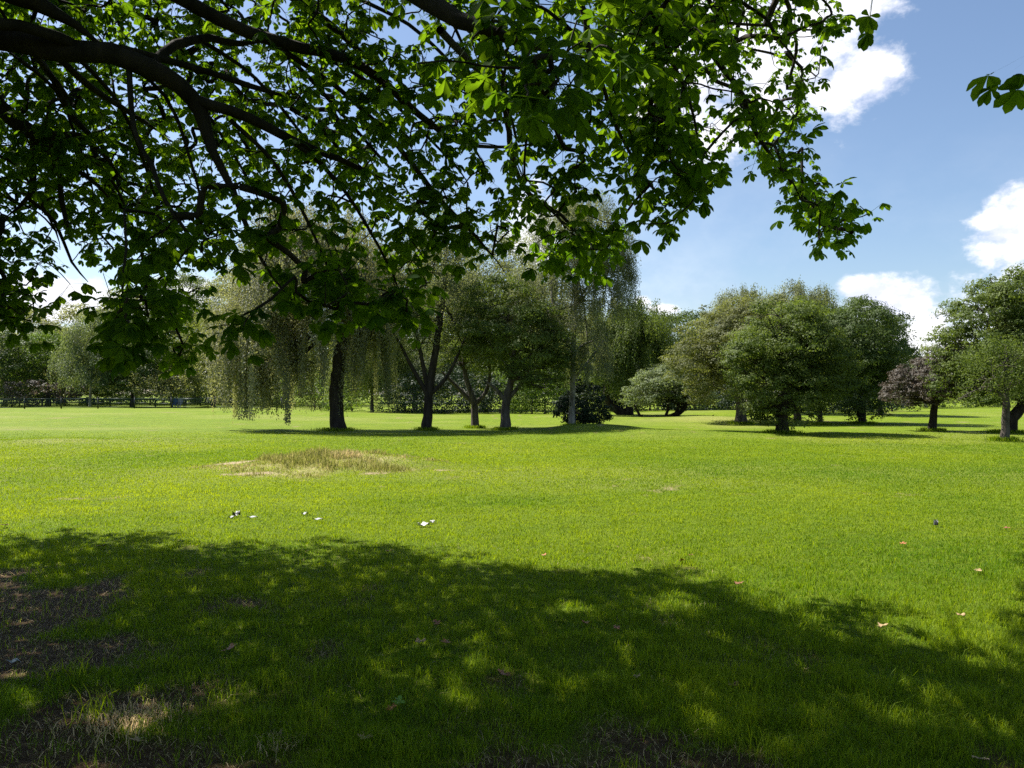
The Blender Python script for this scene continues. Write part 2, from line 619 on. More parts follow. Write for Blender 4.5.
def build_grass():
    rs = np.random.default_rng(11)
    n = 1180000
    Y0, Y1 = 2.6, 34.0
    # density in Y ~ Y^-0.62 (screen-balanced)
    p = 0.42
    u = rs.random(n)
    Y = (Y0 ** p + u * (Y1 ** p - Y0 ** p)) ** (1 / p)
    X = rs.uniform(-1, 1, n) * (0.67 * Y + 2.6)
    d = dirt_mask(X, Y)
    r = rough_mask(X, Y)
    keep = rs.random(n) > np.clip(d * 0.93 + r * .5, 0, .97)
    keep &= rs.random(n) < np.clip((34 - Y) / 12, 0.0, 1)
    X, Y, d = X[keep], Y[keep], d[keep]
    n = len(X)
    clump = fbm(X / .16, Y / .16, 31, 3)
    big = fbm(X / 1.3, Y / 1.3, 33, 3)
    near = np.clip((9 - Y) / 5, 0, 1)
    h = (0.020 + 0.012 * near + 0.045 * np.clip(clump - .3, 0, 1) * (1 + 1.2 * near)) * rs.uniform(.6, 1.45, n) + .02 * near * (big > .55)
    h = h * np.where(rs.random(n) < .02 * near, 1.8, 1)
    w = (0.0034 * (Y / 4.5) ** 0.72) * rs.uniform(.7, 1.3, n)
    lean = rs.uniform(.1, 1.1, n)
    rnd = 0.45 + (big - .5) * .45 + (fbm(X / 5, Y / 4, 35, 3) - .5) * .9 + (clump - .5) * .30 + rs.normal(0, .15, n)
    rnd = np.where(rs.random(n) < .03, rnd + .45, rnd)
    P = np.stack([X, Y, hgt(X, Y) - .004], -1)
    o = blades('grass', P, h, w, lean, rnd, M['blade'], rs)
    tag(o, 'short green lawn grass growing across the open field', 'grass', kind='stuff')
    # straw and dead thatch in the trodden, shaded places
    n = 30000
    X = rs.uniform(-5.2, 1.8, n)
    Y = rs.uniform(2.7, 8.5, n)
    keep = (rs.random(n) < dirt_mask(X, Y) * .9 + .05)
    X, Y = X[keep], Y[keep]
    n = len(X)
    P = np.stack([X, Y, hgt(X, Y) + .002], -1)
    o = blades('thatch', P, rs.uniform(.012, .05, n), rs.uniform(.002, .004, n), rs.uniform(.8, 3.0, n), rs.normal(.6, .25, n), M['straw'], rs)
    tag(o, 'dead straw and grass thatch on bare soil in the shade', 'dead grass', kind='stuff')
    # tall unmown grass on the low mound
    n = 42000
    X = rs.uniform(-6.9, -.9, n)
    Y = rs.uniform(14.4, 19.4, n)
    t = fbm(X / .5, Y / .5, 61, 3)
    m = rough_mask(X, Y)
    keep = rs.random(n) < m * np.clip((t - .30) * 3.2, 0.08, 1) * (1 - dirt_mask(X, Y))
    X, Y, t, m = X[keep], Y[keep], t[keep], m[keep]
    n = len(X)
    h = (.05 + .42 * np.clip(t - .42, 0, 1) * m) * rs.uniform(.5, 1.4, n)
    colour = np.clip((fbm(X / .9, Y / .9, 63, 2) - .38) * 2.6, 0, 1) * .8 + rs.normal(0, .17, n)
    P = np.stack([X, Y, hgt(X, Y) - .005], -1)
    o = blades('tall_grass', P, h, rs.uniform(.008, .014, n), rs.uniform(.1, .7, n), colour, M['straw'], rs)
    tag(o, 'tall dry unmown grass on the low mound in the lawn', 'tall grass', kind='stuff')


build_grass()


# ------------------------------------------------------------------ leaf geometry for middle and far trees
def leaves(Cn, nrm, size, rnd, rs, aspect=.55, down=None):
    """diamond leaves: centre, normal, length"""
    n = len(Cn)
    t = rs.normal(size=(n, 3))
    if down is not None:
        t = t * .35 + np.array([0, 0, -1.0]) * down
    t = unit(t - nrm * (t * nrm).sum(1, keepdims=True))
    b = np.cross(nrm, t)
    L = (size * .5)[:, None]
    Wd = (size * .5 * aspect)[:, None]
    fold = nrm * (size * .08)[:, None]
    V = np.stack([Cn - t * L, Cn + b * Wd + fold, Cn + t * L, Cn - b * Wd + fold], 1).reshape(-1, 3)
    return V, np.repeat(np.clip(rnd, 0, 1), 4)


def sphere_dirs(n, rs, zmin=-1.0):
    z = rs.uniform(zmin, 1, n)
    a = rs.uniform(0, 2 * np.pi, n)
    s = np.sqrt(1 - z * z)
    return np.stack([s * np.cos(a), s * np.sin(a), z], -1)


TREE_SEED = [100]


def tree(name, label, cat, base, lobes, mat, bark='bark_grey', style='broad', dens=1.0, leaf_px=2.6,
         trunk=None, trunk_px=None, fork=0.3, strands=(25, 60), group=None, depth=1.0, clump=.30, floor_y=None,
         has_trunk=True, zlow=-.75, Y=None, grow=None, hang_min=None):
    """base = (px, py) where it meets the ground, lobes = [(px, py, rx, ry)] seen at its own distance"""
    TREE_SEED[0] += 1
    grow = grow or (1.30 if (Y and Y > 57) else 1.12)
    rs = np.random.default_rng(TREE_SEED[0])
    bx, by = base
    if Y is None:
        Y = EYE * F_PX / (by - 394.0)
    B = unproj(bx, by, Y)
    B[2] = float(hgt(B[0], B[1]))
    leaf_px *= .84
    k = Y / F_PX                      # metres per pixel at this distance
    root = empty(name, B)
    tag(root, label, cat, group)
    Cs, Ns, Rn, Sz = [], [], [], []
    lobe_c = []
    total = sum(l[2] * l[3] for l in lobes)
    subs = []
    for (lx, ly, rx, ry) in lobes:
        c = unproj(lx, ly, Y)
        rx, ry = rx * k * grow, ry * k * grow
        rd = rx * depth * rs.uniform(.85, 1.1)
        c[1] += rs.uniform(-.25, .25) * rx
        rad = np.array([rx, rd, ry])
        lobe_c.append((c, rad))
        ns = max(8, int(22 * (rx * ry) / (np.mean([l[2] * l[3] for l in lobes]) * k * k) ** 1.0))
        d = sphere_dirs(ns, rs, zlow)
        q = rs.uniform(.50, .98, ns)[:, None]
        sc = c + d * rad * q
        sr = clump * 1.15 * min(rx, ry) * rs.uniform(.7, 1.45, ns) + .05 * rx
        for i in range(ns):
            subs.append((sc[i], sr[i], d[i], c))
        # ragged sprays standing proud of the outline
        for dd in sphere_dirs(max(3, ns // 3), rs, -.2):
            subs.append((c + dd * rad * rs.uniform(.90, 1.06), clump * min(rx, ry) * rs.uniform(.4, .75), dd, c))
    if style in ('broad', 'airy'):
        s_m = leaf_px * k
        area = sum(math.pi * l[2] * l[3] for l in lobes)
        N = int(dens * 7.5 * area / (leaf_px ** 2 * .5))
        wgt = np.array([s[1] ** 2 for s in subs])
        cnt = np.maximum(4, (N * wgt / wgt.sum()).astype(int))
        for (sc, sr, sd, c), m_ in zip(subs, cnt):
            if style == 'airy':
                d = sphere_dirs(m_, rs)
                p = sc + d * (sr * rs.uniform(.05, 1.25, m_))[:, None]
                nn = unit(d + rs.normal(size=(m_, 3)) * .5)
                cv = rs.normal(0, .14)
            else:
                # each limb end carries a handful of small leafy sprays with gaps between them
                q = 7
                md = unit(sphere_dirs(q, rs, -.5) + sd * .7)
                mc = sc + md * sr * rs.uniform(.55, 1.05, q)[:, None] * np.array([1.15, 1.15, .9])
                mr = sr * rs.uniform(.30, .55, q)
                mi = rs.integers(0, q, m_)
                d = sphere_dirs(m_, rs, -.6)
                rr = rs.uniform(.15, 1.0, m_) ** .35
                p = mc[mi] + d * np.array([1.3, 1.3, .62]) * (mr[mi] * rr)[:, None]
                nn = unit(d * 1.0 + md[mi] * .6 + rs.normal(size=(m_, 3)) * .30 + np.array([0, 0, .25]))
                cv = (rs.normal(0, .13) + rs.normal(0, .12, q))[mi]
            Cs.append(p)
            Ns.append(nn)
            Rn.append(rs.normal(.45, .11, m_) + cv)
            Sz.append(rs.uniform(.7, 1.3, m_) * s_m)
        asp, dn = .6, None
    else:   # weeping: strands hang from the upper shell
        s_m = leaf_px * k
        area = sum(math.pi * l[2] * l[3] for l in lobes)
        ml = .5 * (strands[0] + strands[1])
        per = ml / (leaf_px * .75)
        NS = int(dens * 13.0 * area / (leaf_px ** 2 * .5) / per)
        pr = np.array([l[2] * l[3] for l in lobes], float)
        pick = rs.choice(len(lobes), NS, p=pr / pr.sum())
        # strands come in tresses
        tress = [(rs.normal(size=(60, 3)) * .5) for _ in lobes]
        for li, (c, rad) in enumerate(lobe_c):
            m_ = int((pick == li).sum())
            if not m_:
                continue
            nt = max(6, int(m_ / 16))
            td = sphere_dirs(nt, rs, -.25)
            tl = rs.uniform(strands[0], strands[1], nt) * k
            ti = rs.integers(0, nt, m_)
            st = c + (td[ti] + rs.normal(size=(m_, 3)) * .055) * rad * rs.uniform(.55, 1.0, m_)[:, None]
            ln = tl[ti] * rs.uniform(.55, 1.1, m_)
            gz = hgt(st[:, 0], st[:, 1]) + (floor_y or .5) + np.abs(rs.normal(0, .75, nt))[ti] * (1 if Y < 45 else 1.6)
            ln = np.minimum(ln, np.maximum(st[:, 2] - gz, .05))
            q = np.maximum(2, (ln / (s_m * .75)).astype(int))
            idx = np.repeat(np.arange(m_), q)
            t = (np.arange(len(idx)) - np.repeat(np.cumsum(q) - q, q)) / np.repeat(q, q)
            out = unit(td[ti] * np.array([1, 1, 0.0]))
            p = st[idx] + out[idx] * (np.sin(t * 1.5) * .16 * ln[idx])[:, None] - np.array([0, 0, 1.0]) * (t * ln[idx])[:, None]
            p += rs.normal(size=p.shape) * s_m * .45
            Cs.append(p)
            Ns.append(unit(out[idx] * .8 + rs.normal(size=p.shape) * .45 + np.array([0, 0, .25])))
            Rn.append(rs.normal(.45, .08, len(p)) + (rs.normal(0, .17, nt)[ti])[idx])
            Sz.append(rs.uniform(.7, 1.3, len(p)) * s_m)
        asp, dn = .45, .8
    P = np.concatenate(Cs)
    nn = np.concatenate(Ns)
    sz = np.concatenate(Sz)
    rn = np.concatenate(Rn)
    ok = P[:, 2] > hgt(P[:, 0], P[:, 1]) + .04
    V, R = leaves(P[ok], nn[ok], sz[ok], rn[ok], rs, asp, dn)
    nq = len(V) // 4
    make_mesh('crown' if has_trunk else 'foliage', V - B, quads=np.arange(nq * 4).reshape(-1, 4), mat=M[mat], parent=root, attrs=dict(rnd=R))
    # ---- trunk and limbs
    tb = Tubes()
    if trunk is None:
        top = lobe_c[0][0].copy()
        tp = [B + np.array([0, 0, -.1]), B + (top - B) * np.array([.1, .1, fork]), B + (top - B) * np.array([.6, .6, .75]), top]
        tr_px = trunk_px or 8
        rad = [tr_px * k * .72, tr_px * k * .46, tr_px * k * .26, tr_px * k * .07]
        path = spline(np.column_stack([np.array(tp), rad]), .25)
    else:
        pts = []
        for (tx, ty, tr) in trunk:
            q = unproj(tx, ty, Y)
            pts.append([*q, tr * k])
        pts[0][2] = min(pts[0][2], B[2] - .08)
        path = spline(np.array(pts), .25)
    if has_trunk:
        wob = rs.normal(size=(len(path), 3)) * path[:, 3:4] * .10
        tb.add(path[:, :3] + wob, path[:, 3], 9)
        # root flare
        r0 = path[0, 3]
        for a in rs.uniform(0, 6.28, 5):
            dd = np.array([math.cos(a), math.sin(a), 0])
            tb.add([path[0, :3] + dd * r0 * .3 + [0, 0, r0 * 2.2], path[0, :3] + dd * r0 * .6 + [0, 0, r0 * .9], path[0, :3] + dd * r0 * 1.15], [r0 * .4, r0 * .36, r0 * .12], 5)
        i0 = int(len(path) * (.35 if trunk is None else .5))
        for c, rad in lobe_c:
            j = rs.integers(i0, max(i0 + 1, int(len(path) * .85)))
            a = path[j, :3]
            r1 = path[j, 3] * .62
            midp = a * .5 + c * .5 + rs.normal(size=3) * rad * .12 + np.array([0, 0, .12 * rad[2]])
            lp = spline(np.array([a, midp, c]), .35)
            tb.add(lp, np.linspace(r1, r1 * .35, len(lp)), 6)
            near = [s for s in subs if s[3] is not None and np.allclose(s[3], c)]
            rs.shuffle(near)
            for s in near[:10]:
                jj = rs.integers(len(lp) // 3, len(lp))
                a2 = lp[jj]
                m2 = (a2 + s[0]) / 2 + rs.normal(size=3) * .08 * rad
                sp = spline(np.array([a2, m2, s[0]]), .5)
                rr = max(r1 * .30, .012)
                tb.add(sp, np.linspace(rr, rr * .3, len(sp)), 4)
        tb.build('trunk', M[bark], root, off=B)
    return root, B, k


def extra_limbs(root, B, Y, paths, bark, name='limb'):
    for pth in paths:
        k = Y / F_PX
        pts = np.array([[*unproj(x, y, Y), r * k] for x, y, r in pth])
        s = spline(pts, .2)
        t = Tubes()
        t.add(s[:, :3], s[:, 3], 7)
        t.build(name, M[bark], root, off=B)


#TREES_BEGIN
# --- row of trees in the middle of the field
tree('weeping_tree', 'large weeping tree with thick dark trunk and pale strands trailing to the grass at left', 'tree', (337, 430),
     [(300, 285, 62, 62), (255, 325, 42, 50), (345, 262, 52, 55), (290, 235, 45, 40), (375, 290, 18, 26), (312, 325, 26, 30), (372, 335, 24, 30), (235, 350, 22, 35), (250, 375, 28, 22), (285, 370, 30, 22)], 'f_weep', 'bark_dark',
     'weep', 1.0, 2.7, trunk=[(338, 433, 9), (337, 415, 7.2), (336, 395, 7), (338, 370, 6.6), (341, 350, 6.6), (350, 315, 4.6), (362, 280, 4), (366, 250, 2)], strands=(30, 95), floor_y=.25)
extra = tree('slender_tree', 'open tree with many upright forked limbs right of the weeping tree', 'tree', (427, 430),
     [(432, 295, 46, 48), (443, 245, 34, 42), (400, 335, 34, 26), (462, 345, 28, 26), (418, 350, 25, 18), (390, 290, 25, 28)], 'f_birch', 'bark_dark',
     'airy', .42, 2.2, trunk=[(427, 432, 6), (428, 410, 4.5), (429, 393, 4.3), (434, 360, 3.6), (440, 320, 3), (445, 285, 2.2), (447, 240, 1)])
extra_limbs(extra[0], extra[1], extra[1][1], [[(429, 397, 2.6), (418, 378, 2.2), (408, 360, 1.8), (398, 340, 1.2), (385, 322, .6)],
     [(428, 390, 2.6), (421, 355, 2), (414, 320, 1.6), (410, 290, .8)], [(430, 395, 2.4), (446, 378, 2), (458, 355, 1.4), (468, 330, .7)]], 'bark_dark')
extra = tree('forked_tree', 'small forked tree with pinkish bare limbs between the slender tree and the leafier one', 'tree', (475, 428),
     [(474, 335, 34, 28), (462, 365, 24, 16), (492, 345, 24, 26), (480, 310, 26, 20)], 'f_mid', 'bark_grey',
     'broad', .62, 2.3, trunk=[(475, 430, 4.5), (475, 412, 3.6), (474, 402, 3.4), (468, 385, 2.6), (464, 365, 2), (466, 340, 1.2)])
extra_limbs(extra[0], extra[1], extra[1][1], [[(474, 404, 2.6), (462, 392, 2.2), (450, 380, 1.7), (442, 372, 1)], [(475, 404, 2.4), (486, 392, 2), (490, 372, 1.6), (487, 350, .9)]], 'bark_grey')
extra = tree('round_tree', 'dark green round-crowned tree with short trunk left of the tall birch', 'tree', (505, 430),
     [(512, 340, 42, 36), (535, 365, 32, 26), (500, 305, 34, 24), (552, 345, 22, 28), (545, 388, 22, 12), (520, 378, 30, 14)], 'f_mid', 'bark_grey',
     'broad', .95, 2.4, trunk=[(505, 432, 6), (506, 410, 4.4), (507, 398, 4.2), (512, 375, 3), (514, 345, 2)])
extra_limbs(extra[0], extra[1], extra[1][1], [[(506, 402, 2.4), (497, 390, 2), (486, 382, 1.3)], [(507, 400, 2.4), (520, 385, 2), (530, 368, 1.3)]], 'bark_grey')
extra = tree('tall_birch', 'tallest birch with pale straight trunk and airy drooping crown against the sky', 'tree', (572, 429),
     [(565, 235, 38, 36), (602, 250, 32, 42), (585, 212, 28, 22), (548, 285, 38, 36), (600, 305, 36, 34), (570, 335, 42, 30), (615, 275, 20, 30), (530, 320, 24, 28), (590, 365, 30, 22)], 'f_birch', 'bark_birch',
     'weep', .60, 2.1, trunk=[(572, 431, 4.2), (572, 405, 3.1), (573, 370, 2.7), (574, 330, 2.4), (576, 300, 2.0), (578, 260, 1.5), (578, 225, .8)], strands=(8, 24), floor_y=1.2)
extra_limbs(extra[0], extra[1], extra[1][1], [[(574, 326, 2), (563, 320, 1.9), (555, 308, 1.7), (552, 290, 1.4), (556, 262, .8)], [(574, 352, 1.6), (585, 344, 1.3), (597, 340, .7)], [(573, 380, 1.6), (588, 362, 1.3), (604, 340, .7)]], 'bark_birch')
tree('holly_bush', 'dark holly bush growing round the foot of the tall birch', 'shrub', (584, 427),
     [(582, 405, 21, 18), (572, 411, 15, 13), (595, 410, 12, 14)], 'f_holly', 'bark_dark', 'broad', 1.3, 2.4, trunk_px=4, Y=37.5, zlow=-1)
tree('leaning_willow', 'drooping willow with a dark leaning trunk behind the holly bush', 'tree', (625, 416),
     [(632, 345, 36, 36), (612, 330, 34, 28), (652, 350, 26, 32), (600, 365, 26, 28), (640, 322, 34, 24), (628, 380, 34, 20)], 'f_mid', 'bark_dark',
     'weep', .95, 2.3, trunk=[(629, 418, 5), (620, 412, 4.4), (610, 404, 3.6), (606, 390, 3), (612, 365, 2), (620, 345, 1)], strands=(14, 42), floor_y=1.0)
extra = tree('low_willow', 'low silvery willow spreading from a trunk that lies along the grass', 'tree', (650, 418),
     [(676, 386, 30, 20), (656, 392, 22, 16), (640, 398, 18, 11), (690, 396, 16, 14)], 'f_silver', 'bark_dark', 'broad', 1.1, 2.2,
     trunk=[(641, 420, 2.4), (650, 419, 3), (664, 418, 2.8), (675, 415, 2.6), (684, 409, 2.2), (686, 400, 1.8), (680, 390, 1)])
extra_limbs(extra[0], extra[1], extra[1][1], [[(641, 419, 1.6), (638, 412, 1.4), (634, 405, 1)], [(665, 417, 1.6), (668, 409, 1.4), (667, 400, .8)],
     [(678, 416, 1.2), (690, 420, 1.1), (702, 420, .9), (714, 415, .4)]], 'bark_dark')
tree('olive_tree', 'brownish olive tree with stout grey trunk left of the round front tree', 'tree', (741, 423),
     [(727, 345, 42, 34), (705, 365, 28, 32), (752, 332, 34, 32), (733, 380, 34, 26), (708, 392, 22, 16), (745, 400, 22, 12)], 'f_olive', 'bark_grey',
     'broad', 1.0, 2.3, trunk=[(741, 425, 6.5), (741, 412, 5), (740, 395, 4.6), (736, 370, 3), (732, 345, 2)])
tree('bushy_tree', 'round bushy front tree leafy almost down to the grass with lit left side', 'tree', (782, 434),
     [(787, 345, 38, 36), (765, 378, 34, 32), (810, 370, 36, 38), (788, 398, 36, 28), (750, 362, 20, 22), (832, 382, 22, 26), (780, 318, 22, 14), (815, 330, 22, 20), (774, 412, 24, 13), (796, 410, 24, 13), (775, 419, 14, 8)], 'f_mid', 'bark_dark',
     'broad', 1.0, 2.6, trunk=[(782, 437, 8), (782, 424, 6), (784, 405, 5), (787, 370, 3)], clump=.27)
tree('skirted_tree', 'broad dark green tree with leafy skirt round its foot right of the bushy one', 'tree', (862, 423),
     [(852, 348, 40, 36), (876, 372, 26, 38), (838, 385, 34, 30), (862, 400, 30, 16), (862, 413, 20, 9), (858, 417, 15, 6), (835, 325, 22, 16)], 'f_dark', 'bark_dark',
     'broad', 1.05, 2.4, trunk_px=6)
tree('mid_tree', 'mid green tree with slim straight trunk between the bushy tree and the skirted one', 'tree', (820, 424),
     [(825, 355, 30, 34), (815, 385, 28, 20), (838, 340, 22, 26)], 'f_mid', 'bark_grey', 'broad', .9, 2.4, trunk_px=4, Y=45)
tree('twin_tree', 'shaded tree whose pale trunk shows right beside the bushy front tree', 'tree', (797, 422),
     [(795, 360, 32, 34), (806, 390, 24, 14)], 'f_dark', 'bark_grey', 'broad', .9, 2.4, trunk_px=6, Y=46)
extra = tree('purple_tree', 'small brownish purple-leaved tree with dark trunk left of the great right-hand tree', 'tree', (932, 431),
     [(930, 385, 34, 16), (948, 364, 26, 16), (905, 395, 22, 12), (912, 380, 18, 12), (960, 388, 16, 13), (925, 402, 24, 6)], 'f_purple', 'bark_dark', 'broad', .95, 2.6,
     trunk=[(932, 433, 4.6), (933, 418, 3.6), (935, 404, 3.2), (936, 385, 2)])
tree('great_tree', 'great dark green tree filling the right edge with high rounded top', 'tree', (1012, 433),
     [(1005, 318, 40, 40), (975, 345, 34, 32), (1030, 305, 42, 34), (962, 378, 26, 22), (1005, 375, 44, 32), (1055, 345, 48, 56), (1003, 284, 22, 14), (985, 310, 20, 18), (948, 362, 14, 12), (975, 396, 30, 12), (1090, 380, 50, 40), (952, 384, 18, 18), (985, 372, 34, 28)], 'f_mid', 'bark_dark',
     'broad', 1.05, 2.8, trunk=[(1008, 434, 8), (1012, 418, 6), (1022, 405, 5), (1030, 370, 3)], clump=.25)
extra = tree('sapling', 'thin young tree with pale leaning trunk in front of the great tree', 'tree', (1004, 441),
     [(1000, 365, 32, 24), (980, 388, 24, 16), (1028, 380, 28, 26), (1008, 345, 22, 14), (962, 398, 16, 10), (1035, 355, 22, 16)], 'f_mid', 'bark_grey', 'airy', .34, 2.2,
     trunk=[(1004, 444, 5), (1005, 428, 3.8), (1006, 405, 3.4), (1006, 385, 2), (1004, 360, 1)])
extra_limbs(extra[0], extra[1], extra[1][1], [[(1006, 402, 2), (999, 394, 1.8), (993, 388, 1.5), (985, 380, .8)]], 'bark_grey')

# --- trees behind, right half
tree('backdrop_tree', 'dark tree filling the gap behind the low willow', 'tree', (672, 411), [(672, 345, 34, 26), (655, 365, 36, 32), (692, 335, 22, 17), (690, 375, 26, 34)], 'f_dark', 'bark_dark', 'broad', 1.0, 2.3, trunk_px=5, Y=84)
tree('backdrop_birch', 'feathery grey birch top rising behind the olive tree', 'tree', (748, 413), [(746, 305, 26, 18), (738, 325, 30, 22), (762, 322, 22, 22), (745, 350, 30, 26)], 'f_birch', 'bark_birch', 'weep', .75, 2.0, trunk_px=3, strands=(8, 24), Y=62, floor_y=1.5)
tree('backdrop_birch', 'feathery grey birch rising highest behind the bushy front tree', 'tree', (808, 413), [(803, 300, 26, 18), (820, 308, 18, 16), (790, 312, 22, 18), (806, 335, 34, 26)], 'f_birch', 'bark_birch', 'weep', .8, 2.0, trunk_px=3, strands=(8, 24), Y=64, floor_y=1.5)
tree('oak_tree', 'dark oak shoulder behind the skirted tree sloping down to the right', 'tree', (880, 414), [(878, 350, 22, 28), (888, 375, 18, 32), (860, 335, 26, 22)], 'f_dark', 'bark_dark', 'broad', 1.1, 2.4, trunk_px=4, Y=58)
tree('far_birch', 'small grey far tree left in the gap above the purple tree', 'tree', (903, 409), [(904, 362, 11, 14), (898, 380, 14, 16)], 'f_birch', 'bark_birch', 'airy', .6, 2.0, trunk_px=2, Y=88)
tree('far_birch', 'small grey far tree right in the gap above the purple tree', 'tree', (926, 409), [(927, 356, 11, 11), (924, 375, 15, 18)], 'f_birch', 'bark_birch', 'airy', .6, 2.0, trunk_px=2, Y=90)

# --- trees behind, left and centre
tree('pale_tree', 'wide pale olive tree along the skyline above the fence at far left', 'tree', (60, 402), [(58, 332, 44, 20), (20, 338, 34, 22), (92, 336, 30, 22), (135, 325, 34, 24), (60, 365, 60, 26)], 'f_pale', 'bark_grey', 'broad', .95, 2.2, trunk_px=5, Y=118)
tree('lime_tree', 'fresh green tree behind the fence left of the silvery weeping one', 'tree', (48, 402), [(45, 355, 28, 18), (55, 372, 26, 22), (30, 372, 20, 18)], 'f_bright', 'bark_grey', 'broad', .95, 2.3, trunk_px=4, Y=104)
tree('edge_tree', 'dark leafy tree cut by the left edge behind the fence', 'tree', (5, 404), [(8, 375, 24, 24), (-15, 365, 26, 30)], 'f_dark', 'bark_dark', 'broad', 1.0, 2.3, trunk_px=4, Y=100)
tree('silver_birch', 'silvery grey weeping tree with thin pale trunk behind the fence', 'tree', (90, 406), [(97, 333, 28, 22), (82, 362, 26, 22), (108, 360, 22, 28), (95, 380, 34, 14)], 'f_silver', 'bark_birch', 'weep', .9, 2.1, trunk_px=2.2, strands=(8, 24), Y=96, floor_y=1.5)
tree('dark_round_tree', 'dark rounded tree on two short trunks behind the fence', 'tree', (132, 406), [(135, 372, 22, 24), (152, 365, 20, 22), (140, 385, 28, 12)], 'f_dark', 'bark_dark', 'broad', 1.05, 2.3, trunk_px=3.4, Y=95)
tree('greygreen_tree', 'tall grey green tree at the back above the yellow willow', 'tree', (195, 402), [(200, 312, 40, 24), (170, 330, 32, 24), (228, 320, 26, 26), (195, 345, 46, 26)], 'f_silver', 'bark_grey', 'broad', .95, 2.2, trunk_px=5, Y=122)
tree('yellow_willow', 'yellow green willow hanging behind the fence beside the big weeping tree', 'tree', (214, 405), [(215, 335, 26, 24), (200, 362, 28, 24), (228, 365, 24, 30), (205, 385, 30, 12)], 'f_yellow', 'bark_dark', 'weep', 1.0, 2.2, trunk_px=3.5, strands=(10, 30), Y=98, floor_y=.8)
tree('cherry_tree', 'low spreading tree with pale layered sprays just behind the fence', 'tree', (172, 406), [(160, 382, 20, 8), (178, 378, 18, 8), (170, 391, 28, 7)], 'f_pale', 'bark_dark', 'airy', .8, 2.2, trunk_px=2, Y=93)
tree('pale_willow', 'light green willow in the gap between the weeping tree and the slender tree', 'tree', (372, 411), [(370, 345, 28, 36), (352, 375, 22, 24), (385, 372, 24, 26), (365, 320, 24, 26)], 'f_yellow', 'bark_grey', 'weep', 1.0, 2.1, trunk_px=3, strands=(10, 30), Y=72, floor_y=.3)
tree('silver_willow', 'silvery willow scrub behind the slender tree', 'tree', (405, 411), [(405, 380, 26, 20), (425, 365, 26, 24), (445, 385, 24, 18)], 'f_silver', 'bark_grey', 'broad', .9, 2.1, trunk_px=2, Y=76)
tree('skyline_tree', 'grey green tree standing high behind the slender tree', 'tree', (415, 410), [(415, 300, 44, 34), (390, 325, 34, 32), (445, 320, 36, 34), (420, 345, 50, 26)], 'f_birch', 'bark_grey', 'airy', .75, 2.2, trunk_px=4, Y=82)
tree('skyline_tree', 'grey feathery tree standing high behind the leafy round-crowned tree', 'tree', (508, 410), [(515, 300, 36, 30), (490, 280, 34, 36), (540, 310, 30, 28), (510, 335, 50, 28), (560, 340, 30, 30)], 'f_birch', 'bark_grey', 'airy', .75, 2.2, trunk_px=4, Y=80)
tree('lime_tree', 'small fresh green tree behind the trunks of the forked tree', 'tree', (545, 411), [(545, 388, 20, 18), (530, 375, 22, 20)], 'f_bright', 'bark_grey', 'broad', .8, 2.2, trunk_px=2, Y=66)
tree('background_tree', 'tall leafy tree mostly hidden behind the hanging chestnut boughs at left', 'tree', (265, 405), [(262, 300, 34, 30), (300, 310, 34, 30), (280, 340, 50, 30), (290, 375, 60, 22)], 'f_pale', 'bark_grey', 'broad', .8, 2.3, trunk_px=4, Y=110)

